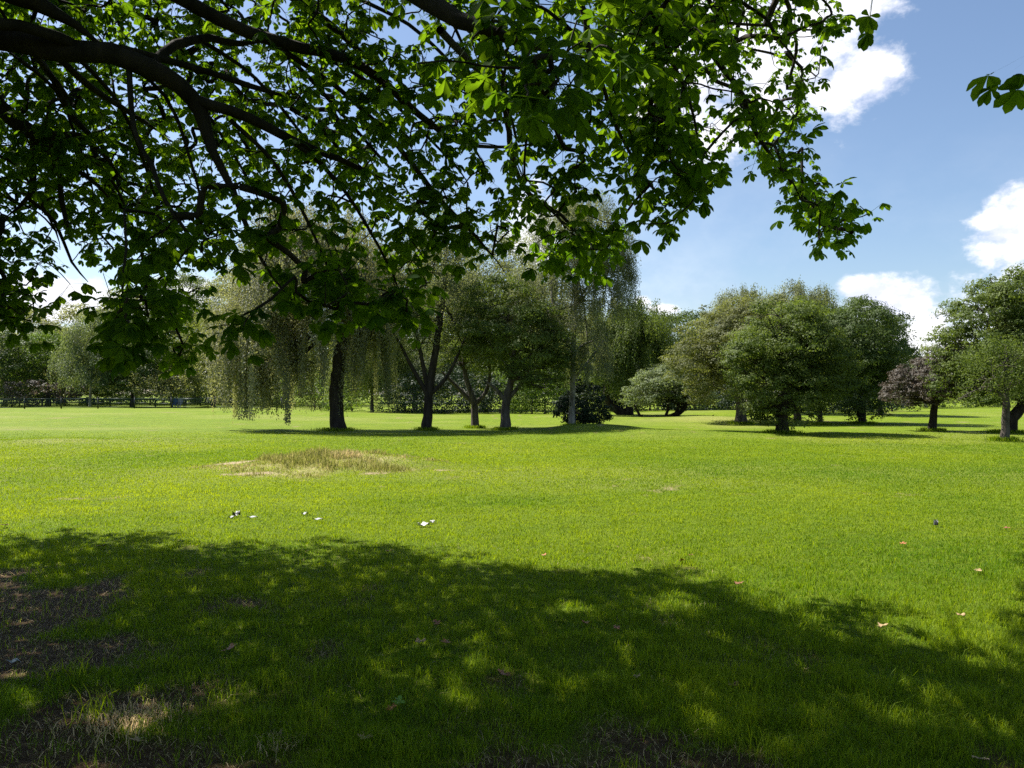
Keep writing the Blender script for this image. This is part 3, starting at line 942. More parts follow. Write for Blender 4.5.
# --- scrub at the foot of the woodland, bush by bush
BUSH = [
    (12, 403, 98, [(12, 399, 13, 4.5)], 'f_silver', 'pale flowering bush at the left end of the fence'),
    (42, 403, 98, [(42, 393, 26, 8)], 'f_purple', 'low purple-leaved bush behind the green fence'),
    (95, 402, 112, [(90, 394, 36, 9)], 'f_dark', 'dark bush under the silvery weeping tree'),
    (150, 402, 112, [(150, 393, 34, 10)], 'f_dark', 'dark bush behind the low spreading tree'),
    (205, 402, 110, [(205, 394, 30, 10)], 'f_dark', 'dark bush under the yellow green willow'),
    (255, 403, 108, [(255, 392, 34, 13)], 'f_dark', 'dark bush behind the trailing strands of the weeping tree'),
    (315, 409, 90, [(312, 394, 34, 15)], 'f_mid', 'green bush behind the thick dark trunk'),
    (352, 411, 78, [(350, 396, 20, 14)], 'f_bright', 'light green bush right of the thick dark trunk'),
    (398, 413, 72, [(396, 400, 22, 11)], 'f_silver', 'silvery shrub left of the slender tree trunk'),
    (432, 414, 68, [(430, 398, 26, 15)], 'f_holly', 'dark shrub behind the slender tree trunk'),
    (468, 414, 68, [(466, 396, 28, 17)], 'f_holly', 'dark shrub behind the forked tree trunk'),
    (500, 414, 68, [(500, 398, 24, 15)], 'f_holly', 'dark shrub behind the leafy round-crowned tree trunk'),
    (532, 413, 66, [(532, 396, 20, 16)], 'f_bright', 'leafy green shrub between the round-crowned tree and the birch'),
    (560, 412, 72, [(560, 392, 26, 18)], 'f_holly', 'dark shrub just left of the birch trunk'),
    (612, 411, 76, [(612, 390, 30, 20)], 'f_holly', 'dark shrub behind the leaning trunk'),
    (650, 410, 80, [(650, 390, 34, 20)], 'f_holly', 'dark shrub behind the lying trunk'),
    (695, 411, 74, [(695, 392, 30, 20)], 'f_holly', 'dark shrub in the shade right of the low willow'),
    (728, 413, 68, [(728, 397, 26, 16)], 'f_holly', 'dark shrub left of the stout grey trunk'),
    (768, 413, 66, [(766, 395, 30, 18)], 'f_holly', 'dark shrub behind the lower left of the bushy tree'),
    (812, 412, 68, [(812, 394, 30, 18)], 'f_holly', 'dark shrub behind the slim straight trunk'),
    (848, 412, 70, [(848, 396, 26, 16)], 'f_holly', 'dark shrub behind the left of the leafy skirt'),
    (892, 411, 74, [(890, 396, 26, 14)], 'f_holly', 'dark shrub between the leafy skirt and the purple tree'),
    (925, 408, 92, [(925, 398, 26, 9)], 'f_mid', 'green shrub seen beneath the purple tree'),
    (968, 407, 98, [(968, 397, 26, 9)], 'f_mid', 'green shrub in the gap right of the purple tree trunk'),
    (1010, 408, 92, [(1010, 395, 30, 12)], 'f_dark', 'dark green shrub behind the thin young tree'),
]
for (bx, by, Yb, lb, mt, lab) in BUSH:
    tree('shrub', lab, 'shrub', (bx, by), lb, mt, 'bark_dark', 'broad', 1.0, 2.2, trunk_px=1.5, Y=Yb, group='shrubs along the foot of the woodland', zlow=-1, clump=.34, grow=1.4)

# --- the wood closing the view, too far off to tell one tree from the next
def woodland():
    rs = np.random.default_rng(77)
    V, R = [], []
    for i in range(150):
        x = -150 + 300 * (i + rs.uniform(-.5, .5)) / 150
        y = rs.uniform(128, 160)
        h = 5.0 + 5.0 * fbm(np.array([x / 14.0]), np.array([3.3]), 12, 2)[0] + rs.uniform(-.8, 1.2)
        px = 512 + x / y * F_PX
        if px < 640:
            h *= 1.62
        elif px < 880:
            h *= 1.2
        if 885 < px < 985:
            h *= .62
        for j in range(int(h * 1.35)):
            c = np.array([x + rs.normal() * 1.6, y + rs.normal() * 1.5, h * rs.uniform(.12, .86)])
            sr = rs.uniform(.9, 2.0)
            m = 230
            d = sphere_dirs(m, rs)
            p = c + d * sr * (rs.uniform(.4, 1, m) ** .4)[:, None]
            v, r_ = leaves(p, unit(d + rs.normal(size=(m, 3)) * .4), rs.uniform(.3, .52, m), rs.normal(.45, .2, m) + rs.normal(0, .15), rs, .6)
            V.append(v)
            R.append(r_)
    V = np.concatenate(V)
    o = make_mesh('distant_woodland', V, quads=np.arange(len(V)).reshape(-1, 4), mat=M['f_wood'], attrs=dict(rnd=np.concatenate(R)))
    tag(o, 'distant woodland closing the far side of the park behind every tree', 'woodland', kind='stuff')


woodland()
#TREES_END


# --- longer grass the mower leaves round the trunks
def skirt_grass():
    rs = np.random.default_rng(19)
    PX = []
    for px, py, rr in ((337, 430, .62), (427, 430, .35), (475, 428, .32), (505, 430, .38), (572, 429, .35), (741, 423, .5), (782, 434, .5), (932, 431, .34), (1008, 433, .5), (1004, 441, .3), (862, 423, .5), (820, 424, .35)):
        Y = EYE * F_PX / (py - 394.0)
        x = (px - 512) / F_PX * Y
        n = 900
        a = rs.uniform(0, 6.283, n)
        q = rr * (.7 + np.abs(rs.normal(0, .45, n)))
        PX.append(np.stack([x + q * np.cos(a), Y + q * np.sin(a)], -1))
    P = np.concatenate(PX)
    n = len(P)
    P = np.column_stack([P, hgt(P[:, 0], P[:, 1]) - .01])
    o = blades('long_grass', P, rs.uniform(.06, .22, n), rs.uniform(.012, .022, n), rs.uniform(.1, .8, n), rs.normal(.35, .2, n), M['blade'], rs)
    tag(o, 'longer unmown grass round the feet of the field trees', 'long grass', kind='stuff')


skirt_grass()

# ------------------------------------------------------------------ fences, people, benches far left
def box(tb, c, s):
    c, s = np.asarray(c, float), np.asarray(s, float) / 2
    v = np.array([[x, y, z] for z in (-1, 1) for (x, y) in ((-1, -1), (1, -1), (1, 1), (-1, 1))]) * s + c
    q = np.array([[0, 3, 2, 1], [4, 5, 6, 7], [0, 1, 5, 4], [1, 2, 6, 5], [2, 3, 7, 6], [3, 0, 4, 7]])
    tb.V.append(v)
    tb.Q.append(q + tb.n)
    tb.n += 8


def rail_fence():
    Yf = 87.0
    B = np.array([-70.0, Yf, float(hgt(-70, Yf))])
    root = empty('metal_fence', B)
    tag(root, 'green metal railing fence along the far left edge of the lawn', 'fence')
    xs = np.arange(-70, -24, 4.05)
    for i, x in enumerate(xs):
        z = float(hgt(x, Yf))
        t = Tubes()
        box(t, (x, Yf, z + .62), (.11, .11, 1.32))
        box(t, (x, Yf, z + 1.30), (.14, .14, .05))
        t.build('post', M['black_paint'], root, off=B, smooth=False)
        if i < len(xs) - 1:
            z2 = float(hgt(x + 4.05, Yf))
            zm = (z + z2) / 2
            t = Tubes()
            box(t, (x + 2.025, Yf, zm + 1.10), (3.93, .045, .05))
            t.build('rail', M['green_paint'], root, off=B, smooth=False)
            t = Tubes()
            box(t, (x + 2.025, Yf, zm + .16), (3.93, .045, .05))
            t.build('rail', M['green_paint'], root, off=B, smooth=False)
            t = Tubes()
            for k in range(1, 22):
                box(t, (x + k * 4.05 / 22, Yf, zm + .63), (.022, .022, .88))
            t.build('bars', M['green_paint'], root, off=B, smooth=False)
    # solid-looking green mesh fence further back
    Y2 = 101.0
    B = np.array([-66.0, Y2, float(hgt(-66, Y2))])
    root = empty('board_fence', B)
    tag(root, 'dark green boarded fence running behind the railings under the trees', 'fence')
    for i, x in enumerate(np.arange(-66, -37, 2.9)):
        z = float(hgt(x, Y2))
        t = Tubes()
        box(t, (x, Y2, z + .55), (.16, .16, 1.2))
        t.build('post', M['black_paint'], root, off=B, smooth=False)
        for hh, th in ((.92, .26), (.42, .14)):
            t = Tubes()
            box(t, (x + 1.45, Y2 - .1, z + hh), (2.9, .05, th))
            t.build('board', M['green_paint'], root, off=B, smooth=False)
    for (xa, xb) in ((-66.0, -57.5),):
        pass


rail_fence()


def seated_person(px, Y, mat, label, head=(0.28, .19, .14)):
    x = (px - 512) / F_PX * Y
    z = float(hgt(x, Y))
    root = empty('person', (x, Y, z))
    tag(root, label, 'person', 'people sitting behind the railings')
    me = bpy.data.meshes.new('body')
    vs = [(0, 0, .50), (0, .02, .75), (0, .02, .98), (0, 0, 1.08), (0, -.02, 1.22), (.11, 0, .48), (.13, -.38, .52), (.13, -.40, .08), (-.11, 0, .48), (-.13, -.38, .52), (-.13, -.40, .08),
          (.19, .02, .96), (.24, -.08, .70), (.12, -.28, .60), (-.19, .02, .96), (-.24, -.08, .70), (-.12, -.28, .60), (.13, -.52, .04), (-.13, -.52, .04)]
    es = [(0, 1), (1, 2), (2, 3), (3, 4), (0, 5), (5, 6), (6, 7), (0, 8), (8, 9), (9, 10), (2, 11), (11, 12), (12, 13), (2, 14), (14, 15), (15, 16), (7, 17), (10, 18)]
    rr = [.17, .16, .17, .06, .11, .11, .085, .05, .11, .085, .05, .075, .05, .035, .075, .05, .035, .045, .045]
    me.from_pydata(vs, es, [])
    o = bpy.data.objects.new('body', me)
    C.objects.link(o)
    o.parent = root
    sk = o.modifiers.new('skin', 'SKIN')
    for i, r in enumerate(rr):
        me.skin_vertices[0].data[i].radius = (r, r)
    me.skin_vertices[0].data[0].use_root = True
    sb = o.modifiers.new('sub', 'SUBSURF')
    sb.levels = sb.render_levels = 1
    me.materials.append(mat)
    return root


def bench(px, Y, label, w=1.9, panel=False):
    x = (px - 512) / F_PX * Y
    z = float(hgt(x, Y))
    root = empty('park_bench', (x, Y, z))
    tag(root, label, 'bench')

    def pc(nm, boxes, m_):
        t = Tubes()
        for c, s in boxes:
            box(t, c, s)
        t.build(nm, M[m_], root, smooth=False)
    pc('seat', [((0, -.12 + .13 * i, .45), (w, .11, .04)) for i in range(4)], 'wood')
    pc('backrest', [((0, .40 + .02 * i, .62 + .14 * i), (w, .04, .11)) for i in range(3)], 'plaque' if panel else 'wood')
    for s in (-1, 1):
        pc('leg', [((s * (w / 2 - .1), -.12, .22), (.08, .08, .44)), ((s * (w / 2 - .1), .40, .45), (.08, .08, .92))], 'black_paint')
        pc('armrest', [((s * (w / 2 - .1), .1, .66), (.07, .55, .05)), ((s * (w / 2 - .1), -.12, .55), (.06, .06, .20))], 'black_paint')


seated_person(175.5, 90.5, M['blue'], 'person in blue sitting on the grass bench just behind the railings')
seated_person(180.5, 90.7, M['grey'], 'person in pale grey sitting right beside the one in blue')
bench(178, 91.0 + 0.05, 'dark bench that the two people sit on behind the railings', 1.7)
bench(221, 91.5, 'brown slatted bench at left of the pair at the end of the railings', 2.4)
bench(238, 92.5, 'brown slatted bench at right of the pair at the end of the railings', 2.4)


# ------------------------------------------------------------------ foreground horse chestnut
def limb_px(pts):
    return np.array([[*unproj(x, y, Y), r / F_PX * Y] for x, y, Y, r in pts])


def yedge(X):
    """edge of the shade on the grass, from the ground outline seen in the photo"""
    ex = [0, 100, 200, 300, 400, 500, 600, 700, 800, 900, 1024]
    ey = [530, 536, 545, 552, 550, 564, 572, 582, 608, 626, 668]
    g = []
    for a, b in zip(ex, ey):
        Yg = EYE * F_PX / (b - 394)
        g.append(((a - 512) / F_PX * Yg, Yg))
    g = sorted(g)
    gx = np.array([-14] + [q[0] for q in g] + [6, 9])
    gy = np.array([10.2] + [q[1] for q in g] + [2.6, 0.5])
    return np.interp(X, gx, gy)


def build_chestnut():
    rs = np.random.default_rng(5)
    B = np.array([-6.4, 4.6, 0.0])
    root = empty('horse_chestnut_tree', B)
    tag(root, 'large horse chestnut whose shaded boughs and leaves overhang the top left of the view', 'tree')
    tk = np.array([[-6.4, 4.6, -.15, .62], [-6.4, 4.6, .5, .46], [-6.3, 4.7, 1.8, .40], [-6.1, 4.8, 3.2, .38], [-5.9, 5.0, 5.0, .30], [-5.8, 5.2, 7.5, .18], [-5.6, 5.2, 10.0, .06]])
    sp = spline(tk, .2)
    t = Tubes()
    t.add(sp[:, :3], sp[:, 3] * (1 + .05 * np.sin(np.arange(len(sp)) * 1.7)), 16)
    for a in np.linspace(0, 6.28, 7)[:-1]:
        dd = np.array([math.cos(a), math.sin(a), 0])
        c = tk[0, :3] + [0, 0, .1]
        t.add([c + dd * .2 + [0, 0, .7], c + dd * .45 + [0, 0, .25], c + dd * 1.0 + [0, 0, -.02]], [.2, .18, .05], 7)
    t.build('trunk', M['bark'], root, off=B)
    w = lambda *a: [list(v) for v in a]
    L_ = []
    T1, T2, T3 = (-6.1, 4.8, 3.0, .24), (-6.0, 4.9, 4.2, .22), (-5.9, 5.0, 5.6, .2)
    def L(start, pts):
        P = limb_px(pts)
        L_.append(np.vstack([np.array([start]), P]) if start is not None else P)
    # traced boughs: px, py, distance, half thickness in px
    L((-6.1, 4.8, 3.3, .26), [(-120, 22, 5, 20), (0, 36, 5.0, 14), (60, 50, 5.0, 12), (110, 52, 5.0, 11), (150, 68, 5.1, 10.5), (180, 86, 5.2, 9), (200, 112, 5.3, 8), (212, 150, 5.3, 5), (232, 190, 5.3, 3.6), (262, 260, 5.4, 2.8), (300, 308, 5.5, 2.2), (345, 338, 5.6, 1.2)])
    L((-5.9, 4.9, 4.6, .26), [(-120, -60, 4.6, 22), (-10, -22, 4.7, 18), (40, 4, 4.8, 12), (75, 26, 4.9, 10), (110, 52, 5.0, 8)])
    L(None, [(-30, 20, 4.7, 8), (20, 26, 4.8, 6), (60, 38, 4.9, 6), (90, 50, 5.0, 5)])
    L(None, [(150, 68, 5.1, 5), (175, 45, 5.3, 5), (210, 38, 5.5, 4), (238, 44, 5.7, 3), (270, 40, 5.9, 2)])
    L(None, [(120, 48, 5.0, 4), (190, 66, 5.3, 3.6), (250, 86, 5.6, 3), (300, 100, 5.9, 2)])
    L((-5.9, 5.0, 5.4, .22), [(60, -80, 5, 12), (150, -18, 5.2, 8), (200, 8, 5.4, 7), (262, 38, 5.6, 6.2), (300, 47, 5.7, 5.6), (345, 58, 5.9, 5), (378, 78, 6.0, 4.4), (405, 103, 6.2, 3.8), (432, 125, 6.4, 3), (458, 142, 6.6, 2.4), (505, 147, 6.9, 2.2), (560, 140, 7.2, 1.8), (600, 132, 7.4, 1)])
    L((-5.8, 5.1, 6.4, .18), [(190, -110, 5.6, 8), (285, -8, 6, 4.4), (325, 20, 6.2, 3.8), (372, 62, 6.5, 3.4), (400, 82, 6.7, 3), (430, 112, 7.0, 2.8), (455, 135, 7.1, 2)])
    L(None, [(270, 42, 5.6, 3), (320, 75, 5.9, 2.6), (352, 100, 6.1, 2.4), (395, 142, 6.2, 2.6), (440, 200, 6.2, 2.6), (478, 238, 6.2, 2.4), (505, 272, 6.2, 1.2)])
    L(None, [(190, 98, 5.25, 6), (250, 118, 5.4, 5.4), (292, 140, 5.6, 4.6), (340, 160, 5.8, 3.2), (390, 182, 6.0, 2)])
    L(None, [(290, 108, 5.8, 2.6), (320, 128, 5.9, 2.2), (348, 160, 6, 1.4)])
    L((-6.2, 4.8, 2.7, .2), [(-110, 70, 6, 12), (-10, 100, 6, 9), (20, 124, 6, 8.5), (40, 138, 6.1, 7.5), (78, 137, 6.2, 6), (100, 150, 6.3, 4), (122, 178, 6.4, 2.6), (150, 195, 6.5, 1.5)])
    L(None, [(30, 134, 6.1, 4), (60, 160, 6.2, 2.8), (92, 180, 6.3, 2.2), (112, 202, 6.4, 1.4)])
    L(None, [(34, 140, 6.1, 4), (33, 165, 6.1, 3.4), (30, 195, 6.1, 2.6), (5, 218, 6.2, 1.4)])
    L(None, [(30, 200, 6.1, 2), (55, 222, 6.4, 1.8), (72, 262, 6.6, 1.3), (88, 282, 6.8, .8)])
    L(None, [(60, 165, 6.2, 2), (62, 205, 6.0, 2.6), (72, 240, 6.0, 1.2)])
    L(None, [(30, 48, 5.0, 4), (52, 78, 5.6, 3.2), (75, 120, 6.2, 3), (98, 142, 6.6, 2.2), (118, 172, 7, 1.2)])
    L(None, [(48, 48, 5.0, 3.6), (92, 88, 5.4, 3.4), (130, 113, 5.8, 2.6), (170, 138, 6.2, 1.6)])
    L(None, [(128, 62, 5.1, 3), (134, 130, 4.8, 2.6), (152, 166, 4.7, 2.6), (166, 202, 4.6, 2.4), (215, 270, 4.5, 1.2)])
    L(None, [(124, 210, 4.7, 1.2), (126, 250, 4.2, 1.3), (122, 290, 4.0, 1.2), (130, 325, 3.9, .7)])
    L((-4.5, 4.2, 5.2, .14), [(330, -90, 3.4, 16), (405, -14, 3.3, 12), (440, 8, 3.2, 10), (478, 26, 3.1, 9), (512, 40, 3.1, 8), (545, 50, 3.2, 5), (580, 58, 3.3, 3), (612, 56, 3.4, 1.4)])
    L(None, [(440, 30, 3.2, 4), (470, 62, 4.2, 3.4), (500, 92, 5.2, 3.0), (508, 125, 5.8, 3), (514, 165, 6.4, 2.8), (530, 195, 6.8, 2.4), (562, 216, 7.0, 2.2), (584, 242, 7.1, 2), (590, 262, 7.2, 1.4), (600, 282, 7.3, .8)])
    L((-3.5, 4.6, 5.8, .12), [(470, -120, 4.4, 8), (575, -10, 4.5, 4), (590, 60, 4.6, 3), (612, 88, 4.7, 2.6), (648, 118, 4.8, 2.2), (672, 150, 4.9, 1.8), (700, 158, 5.0, .9)])
    L((-3.0, 5.6, 6.4, .12), [(520, -140, 6, 8), (660, -20, 6.2, 4), (700, 35, 6.3, 3.4), (722, 68, 6.4, 3), (742, 95, 6.4, 2.8), (752, 126, 6.5, 2.6), (776, 163, 6.6, 2.2), (803, 196, 6.7, 1.9), (834, 226, 6.8, 1.3), (852, 232, 6.8, .7)])
    L(None, [(706, 70, 6.4, 2), (718, 82, 6.5, 2), (738, 90, 6.6, 1.8), (752, 104, 6.8, 1.2), (776, 128, 7, .8)])
    L(None, [(690, 18, 6.5, 2), (740, 24, 6.8, 1.6), (778, 26, 7, 1.4), (815, 30, 7.2, 1.0), (835, 20, 7.3, .5)])
    L(None, [(600, 75, 4.8, 2.2), (618, 130, 5.1, 1.8), (650, 185, 5.3, 1.6), (678, 210, 5.4, .9)])
    L(None, [(640, 120, 5.4, 1.4), (640, 190, 5.9, 1.4), (645, 218, 6.1, 1.0), (668, 228, 6.2, .4)])
    L(None, [(560, -40, 3.6, 6), (680, -60, 3.2, 5), (800, -62, 2.9, 4), (890, -45, 2.7, 3), (1010, -20, 2.5, 2.4), (1060, 20, 2.4, 1)])
    for bx_, by_, ex_, ey_, Ya, Yb, wd in ((120, 55, 205, 235, 5.2, 5.6, 2.4), (200, 40, 335, 190, 5.6, 6.2, 2.4), (250, 30, 420, 215, 5.8, 6.6, 2.6), (330, 60, 470, 190, 6.2, 6.8, 2.2),
                                           (160, 80, 262, 215, 5.3, 6.2, 2.2), (80, 60, 160, 230, 5.4, 6.6, 2.4), (20, 60, 95, 215, 5.6, 6.8, 2.2), (310, -20, 520, 150, 6.0, 7.4, 2.4), (390, -20, 600, 175, 5.6, 7.2, 2.4),
                                           (230, 120, 330, 285, 5.4, 5.8, 2.6), (290, 140, 400, 300, 5.6, 6.0, 2.4), (420, -10, 470, 120, 5.6, 6.4, 2), (60, 140, 150, 290, 6.2, 6.6, 1.8), (-20, 150, 60, 250, 6.2, 6.8, 2), (640, 20, 705, 205, 5.4, 5.8, 2), (560, 20, 640, 175, 5.4, 6.2, 2)):
        mx_, my_ = bx_ * .55 + ex_ * .45 + rs.uniform(4, 22), by_ * .55 + ey_ * .45 - rs.uniform(4, 22)
        L(None, [(bx_, by_, Ya, wd), ((bx_ + mx_) / 2 + 3, (by_ + my_) / 2 - 4, Ya * .75 + Yb * .25, wd * .85), (mx_, my_, (Ya + Yb) / 2, wd * .75), (ex_ * .8 + mx_ * .2 + 3, ey_ * .75 + my_ * .25, Yb, wd * .5), (ex_, ey_, Yb, wd * .25)])
    # boughs off to the side and behind the viewer, out of the picture
    for a, r_, h0 in ((200, 6, 3.5), (235, 6.5, 4.5), (270, 7, 4), (305, 7, 5), (335, 6.5, 4.5), (160, 6, 4), (120, 4, 5), (80, 3.6, 6), (20, 4.2, 7.5), (50, 2.8, 8), (320, 5, 8), (0, 7.5, 8.5)):
        a = math.radians(a)
        d = np.array([math.cos(a), math.sin(a), 0])
        p0 = np.array([-6.0, 4.9, h0])
        L_.append(np.array([[*p0, .17], [*(p0 + d * r_ * .4 + [0, 0, .9]), .12], [*(p0 + d * r_ * .8 + [0, 0, 1.0]), .07], [*(p0 + d * r_ * 1.05 + [0, 0, .6]), .03]]))
    nodes, = [[]],
    nrad = []
    for P in L_:
        s = spline(P, .12)
        s[1:, :3] += rs.normal(size=(len(s) - 1, 3)) * np.minimum(s[1:, 3:4] * .10, .012)
        tb = Tubes()
        tap = np.clip((1.02 - np.linspace(0, 1, len(s))) / .22, 0.12, 1)
        tb.add(s[:, :3], np.maximum(s[:, 3] * tap, .003), 8)
        tb.build('bough', M['bark'], root, off=B)
        nodes.append(s[::2, :3])
        nrad.append(s[::2, 3])
    nodes = np.vstack([n for n in nodes if len(n)])
    nrad = np.concatenate(nrad)

    # where leaves can be: outline of the overhanging canopy, with its gaps
    lx = [-400, 0, 20, 38, 50, 75, 95, 104, 112, 150, 158, 180, 200, 212, 222, 240, 262, 275, 300, 340, 400, 420, 440, 460, 500, 520, 560, 605, 618, 630, 700, 712, 730, 760, 800, 815, 830]
    ly = [330, 330, 322, 300, 285, 262, 268, 290, 335, 335, 330, 350, 300, 262, 270, 262, 290, 300, 318, 328, 326, 318, 292, 275, 262, 272, 286, 286, 255, 232, 232, 205, 160, 160, 150, 120, 40]
    holes = [(610, 60, 16, 12, .8), (655, 95, 14, 14, .8), (690, 30, 18, 16, .8), (520, 20, 14, 10, .7), (250, 60, 12, 10, .7), (180, 130, 12, 10, .7), (300, 125, 12, 9, .8), (440, 95, 12, 9, .7), (497, 192, 26, 15, .97), (548, 178, 30, 12, .9), (190, 262, 22, 14, .9), (128, 268, 16, 12, .9), (85, 118, 8, 6, .8), (600, 195, 22, 22, .85), (640, 176, 10, 14, .8),
             (55, 250, 24, 16, .6), (765, 178, 30, 20, 1.0), (735, 165, 14, 14, .9), (712, 105, 20, 26, .6), (395, 42, 14, 10, .7), (345, 102, 10, 12, .8), (575, 125, 16, 12, .7), (450, 240, 18, 14, .6), (765, 60, 26, 24, .7), (20, 60, 10, 6, .7), (100, 20, 24, 10, .5), (60, 25, 12, 6, .5)]

    def dens(px, py, marg):
        ok = (py + marg < np.interp(px, lx, ly)) & (px < 832)
        d = ok.astype(float)
        d *= np.where(px > 690, .42, 1.0) * np.where((py > 170) & (px > 180) & (px < 470), .62, 1.0)
        for hx, hy, rx, ry, s in holes:
            d *= 1 - s * np.exp(-(((px - hx) / rx) ** 2 + ((py - hy) / ry) ** 2) ** 2)
        # along the outer bough hanging right
        tt = np.clip(((px - 752) * 82 + (py - 126) * 101) / (82 ** 2 + 101 ** 2), 0, 1)
        dist = np.hypot(px - 752 - 82 * tt, py - 126 - 101 * tt)
        d = np.maximum(d, .95 * (dist < 13 + 6 * tt))
        return d

    def shade_ok(P, m_=0.25):
        G = P[:, :2] - SUN_DIR[:2] / SUN_DIR[2] * P[:, 2:3]
        wob = (fbm(G[:, 0] * .9, G[:, 1] * 1.2, 5, 3) - .42) * 2.2
        e = yedge(G[:, 0]) - G[:, 1] + wob * .9
        e = np.where((G[:, 0] > .67 * G[:, 1]) & (G[:, 1] > 0), 1.0, e)
        hole = vnoise(G[:, 0] / .34, G[:, 1] / .42, 15) - .12 * np.clip(e - 1.2, 0, 1.5)
        return (rs.random(len(P)) < np.clip(e * 1.3, 0, 1)) & (hole < .80)

    # visible part
    n = 40000
    px, py = rs.uniform(-120, 890, n), rs.uniform(-60, 350, n)
    Y = (4.0 ** 2.2 + rs.random(n) * (11.5 ** 2.2 - 4.0 ** 2.2)) ** (1 / 2.2)
    P = unproj(px, py, Y)
    cl = vnoise(P[:, 0] * 1.6 + P[:, 2] * .7, P[:, 1] * 1.6 + P[:, 2] * 1.1, 8)
    ok = (rs.random(n) < dens(px, py, .16 / Y * F_PX * .9)) & (Y > np.where(px < 430, 5.5, 5.0)) & shade_ok(P) & (P[:, 2] > 1.7) & (P[:, 2] < 9) & (rs.random(n) < np.clip((cl - .2) * 2.2, .1, 1))
    vis = P[ok][:NVIS]
    # rest of the crown, out of view, spread wider to block sky light
    n = 90000
    d = sphere_dirs(n, rs)
    q = rs.uniform(.35, 1, n)[:, None] ** .5
    P = np.array([-3.9, 1.6, 6.2]) + d * q * np.array([9.8, 11.4, 4.4])
    px, py, fw = proj(P)
    mg = .38 / np.maximum(fw, .3) * F_PX
    infr = (fw > -.5) & (px > -mg) & (px < 1024 + mg) & (py > -mg) & (py < 800) | (np.linalg.norm(P - [0, 0, EYE], axis=1) < 1.3)
    ok = (~infr) & shade_ok(P) & (P[:, 2] > 2.4) & ~((np.abs(P[:, 0]) < 1.2) & (np.abs(P[:, 1]) < 1.6) & (P[:, 2] < 3))
    P = P[ok]
    gy = P[:, 1] - SUN_DIR[1] / SUN_DIR[2] * P[:, 2]
    P = P[rs.random(len(P)) < np.where(gy > 2.0, 1, .45)]
    hid = P[:NHID]
    # unseen upper foliage added where the cast shade is still too thin
    n = 9000
    gy = rs.uniform(2.6, 10.5, n)
    gx = rs.uniform(-1, 1, n) * (.68 * gy + .3)
    hh = rs.uniform(3.8, 9.0, n)
    P = np.stack([gx + SUN_DIR[0] / SUN_DIR[2] * hh, gy + SUN_DIR[1] / SUN_DIR[2] * hh, hh], -1)
    px, py, fw = proj(P)
    mg = .38 / np.maximum(fw, .3) * F_PX
    infr = (fw > -.5) & (px > -mg) & (px < 1024 + mg) & (py > -mg) & (py < 800)
    fil = P[(~infr) & (yedge(gx) - gy > .9) & shade_ok(P)]
    add = []
    allp = np.vstack([vis, hid])
    g_all = allp[:, :2] - SUN_DIR[:2] / SUN_DIR[2] * allp[:, 2:3]
    for p in fil:
        g = p[:2] - SUN_DIR[:2] / SUN_DIR[2] * p[2]
        if (((g_all - g) ** 2).sum(1) < .33 ** 2).sum() < 20 and rs.random() < .93:
            add.append(p)
            g_all = np.vstack([g_all, g])
    if add:
        hid = np.vstack([hid, np.array(add)])
    print('chestnut clusters', len(vis), len(hid), len(add))
    # near clusters seen large
    ex = []
    for (cx, cy, rx, ry, Yn, cnt) in ((490, 45, 46, 30, 3.0, 12), (545, 70, 30, 38, 2.7, 10), (575, 30, 40, 24, 3.1, 6), (670, 45, 44, 34, 3.9, 15), (640, 25, 40, 24, 3.8, 6), (655, 115, 36, 34, 4.5, 18), (665, 170, 30, 30, 4.8, 14), (700, 185, 12, 22, 4.8, 4),
                                 (240, 325, 14, 10, 4.2, 4), (255, 305, 8, 10, 4.3, 2), (130, 300, 16, 26, 4.0, 12), (128, 335, 14, 12, 3.9, 6), (330, 290, 50, 24, 4.6, 15), (380, 300, 40, 22, 4.7, 9), (220, 225, 30, 30, 4.6, 11), (290, 240, 50, 36, 4.8, 16),
                                 (10, 300, 26, 26, 5.2, 12), (180, 345, 14, 18, 6.8, 10), (150, 240, 30, 24, 4.8, 12), (440, 215, 30, 30, 5.6, 16), (595, 255, 26, 22, 6.9, 10), (560, 245, 22, 22, 6.8, 8)):
        for _ in range(cnt):
            a, b = rs.normal(size=2) * .55
            ex.append(unproj(cx + a * rx, cy + b * ry, Yn + rs.normal() * .14))
    for (cx, cy, Yn) in ((874, -13, 2.6), (1046, 44, 2.4), (852, 222, 6.8), (868, 214, 6.8), (860, 206, 6.8), (845, 210, 6.8), (836, 228, 6.8), (820, 205, 6.8), (808, 212, 6.9), (792, 205, 6.9), (800, 150, 6.2), (735, 135, 6.7), (758, 152, 6.6), (70, 284, 6), (835, 20, 7.2), (820, 22, 7.2), (808, 148, 5.6)):
        ex.append(unproj(cx, cy, Yn))
    ex = np.array(ex)
    pts = np.vstack([vis, hid, ex])
    nn = len(nodes)
    N = len(pts)
    ALL = np.vstack([nodes, pts])
    # grow twigs: always attach the free point nearest to the tree so far
    best = np.full(N, 1e9)
    par = np.zeros(N, int)
    for s0 in range(0, nn, 200):
        dd = np.linalg.norm(pts[:, None, :] - nodes[None, s0:s0 + 200, :], axis=2)
        m_ = dd.argmin(1)
        v = dd[np.arange(N), m_]
        u = v < best
        best[u] = v[u]
        par[u] = m_[u] + s0
    cost = np.zeros(N)
    done = np.zeros(N, bool)
    order = []
    key = best.copy()
    for _ in range(N):
        i = int(np.argmin(np.where(done, 1e9, key)))
        done[i] = True
        order.append(i)
        cost[i] = key[i]
        dd = np.linalg.norm(pts - pts[i], axis=1)
        k2 = dd + .35 * cost[i]
        u = (~done) & (k2 < key)
        key[u] = k2[u]
        par[u] = nn + i
    cnt = np.ones(N)
    for i in reversed(order):
        if par[i] >= nn:
            cnt[par[i] - nn] += cnt[i]
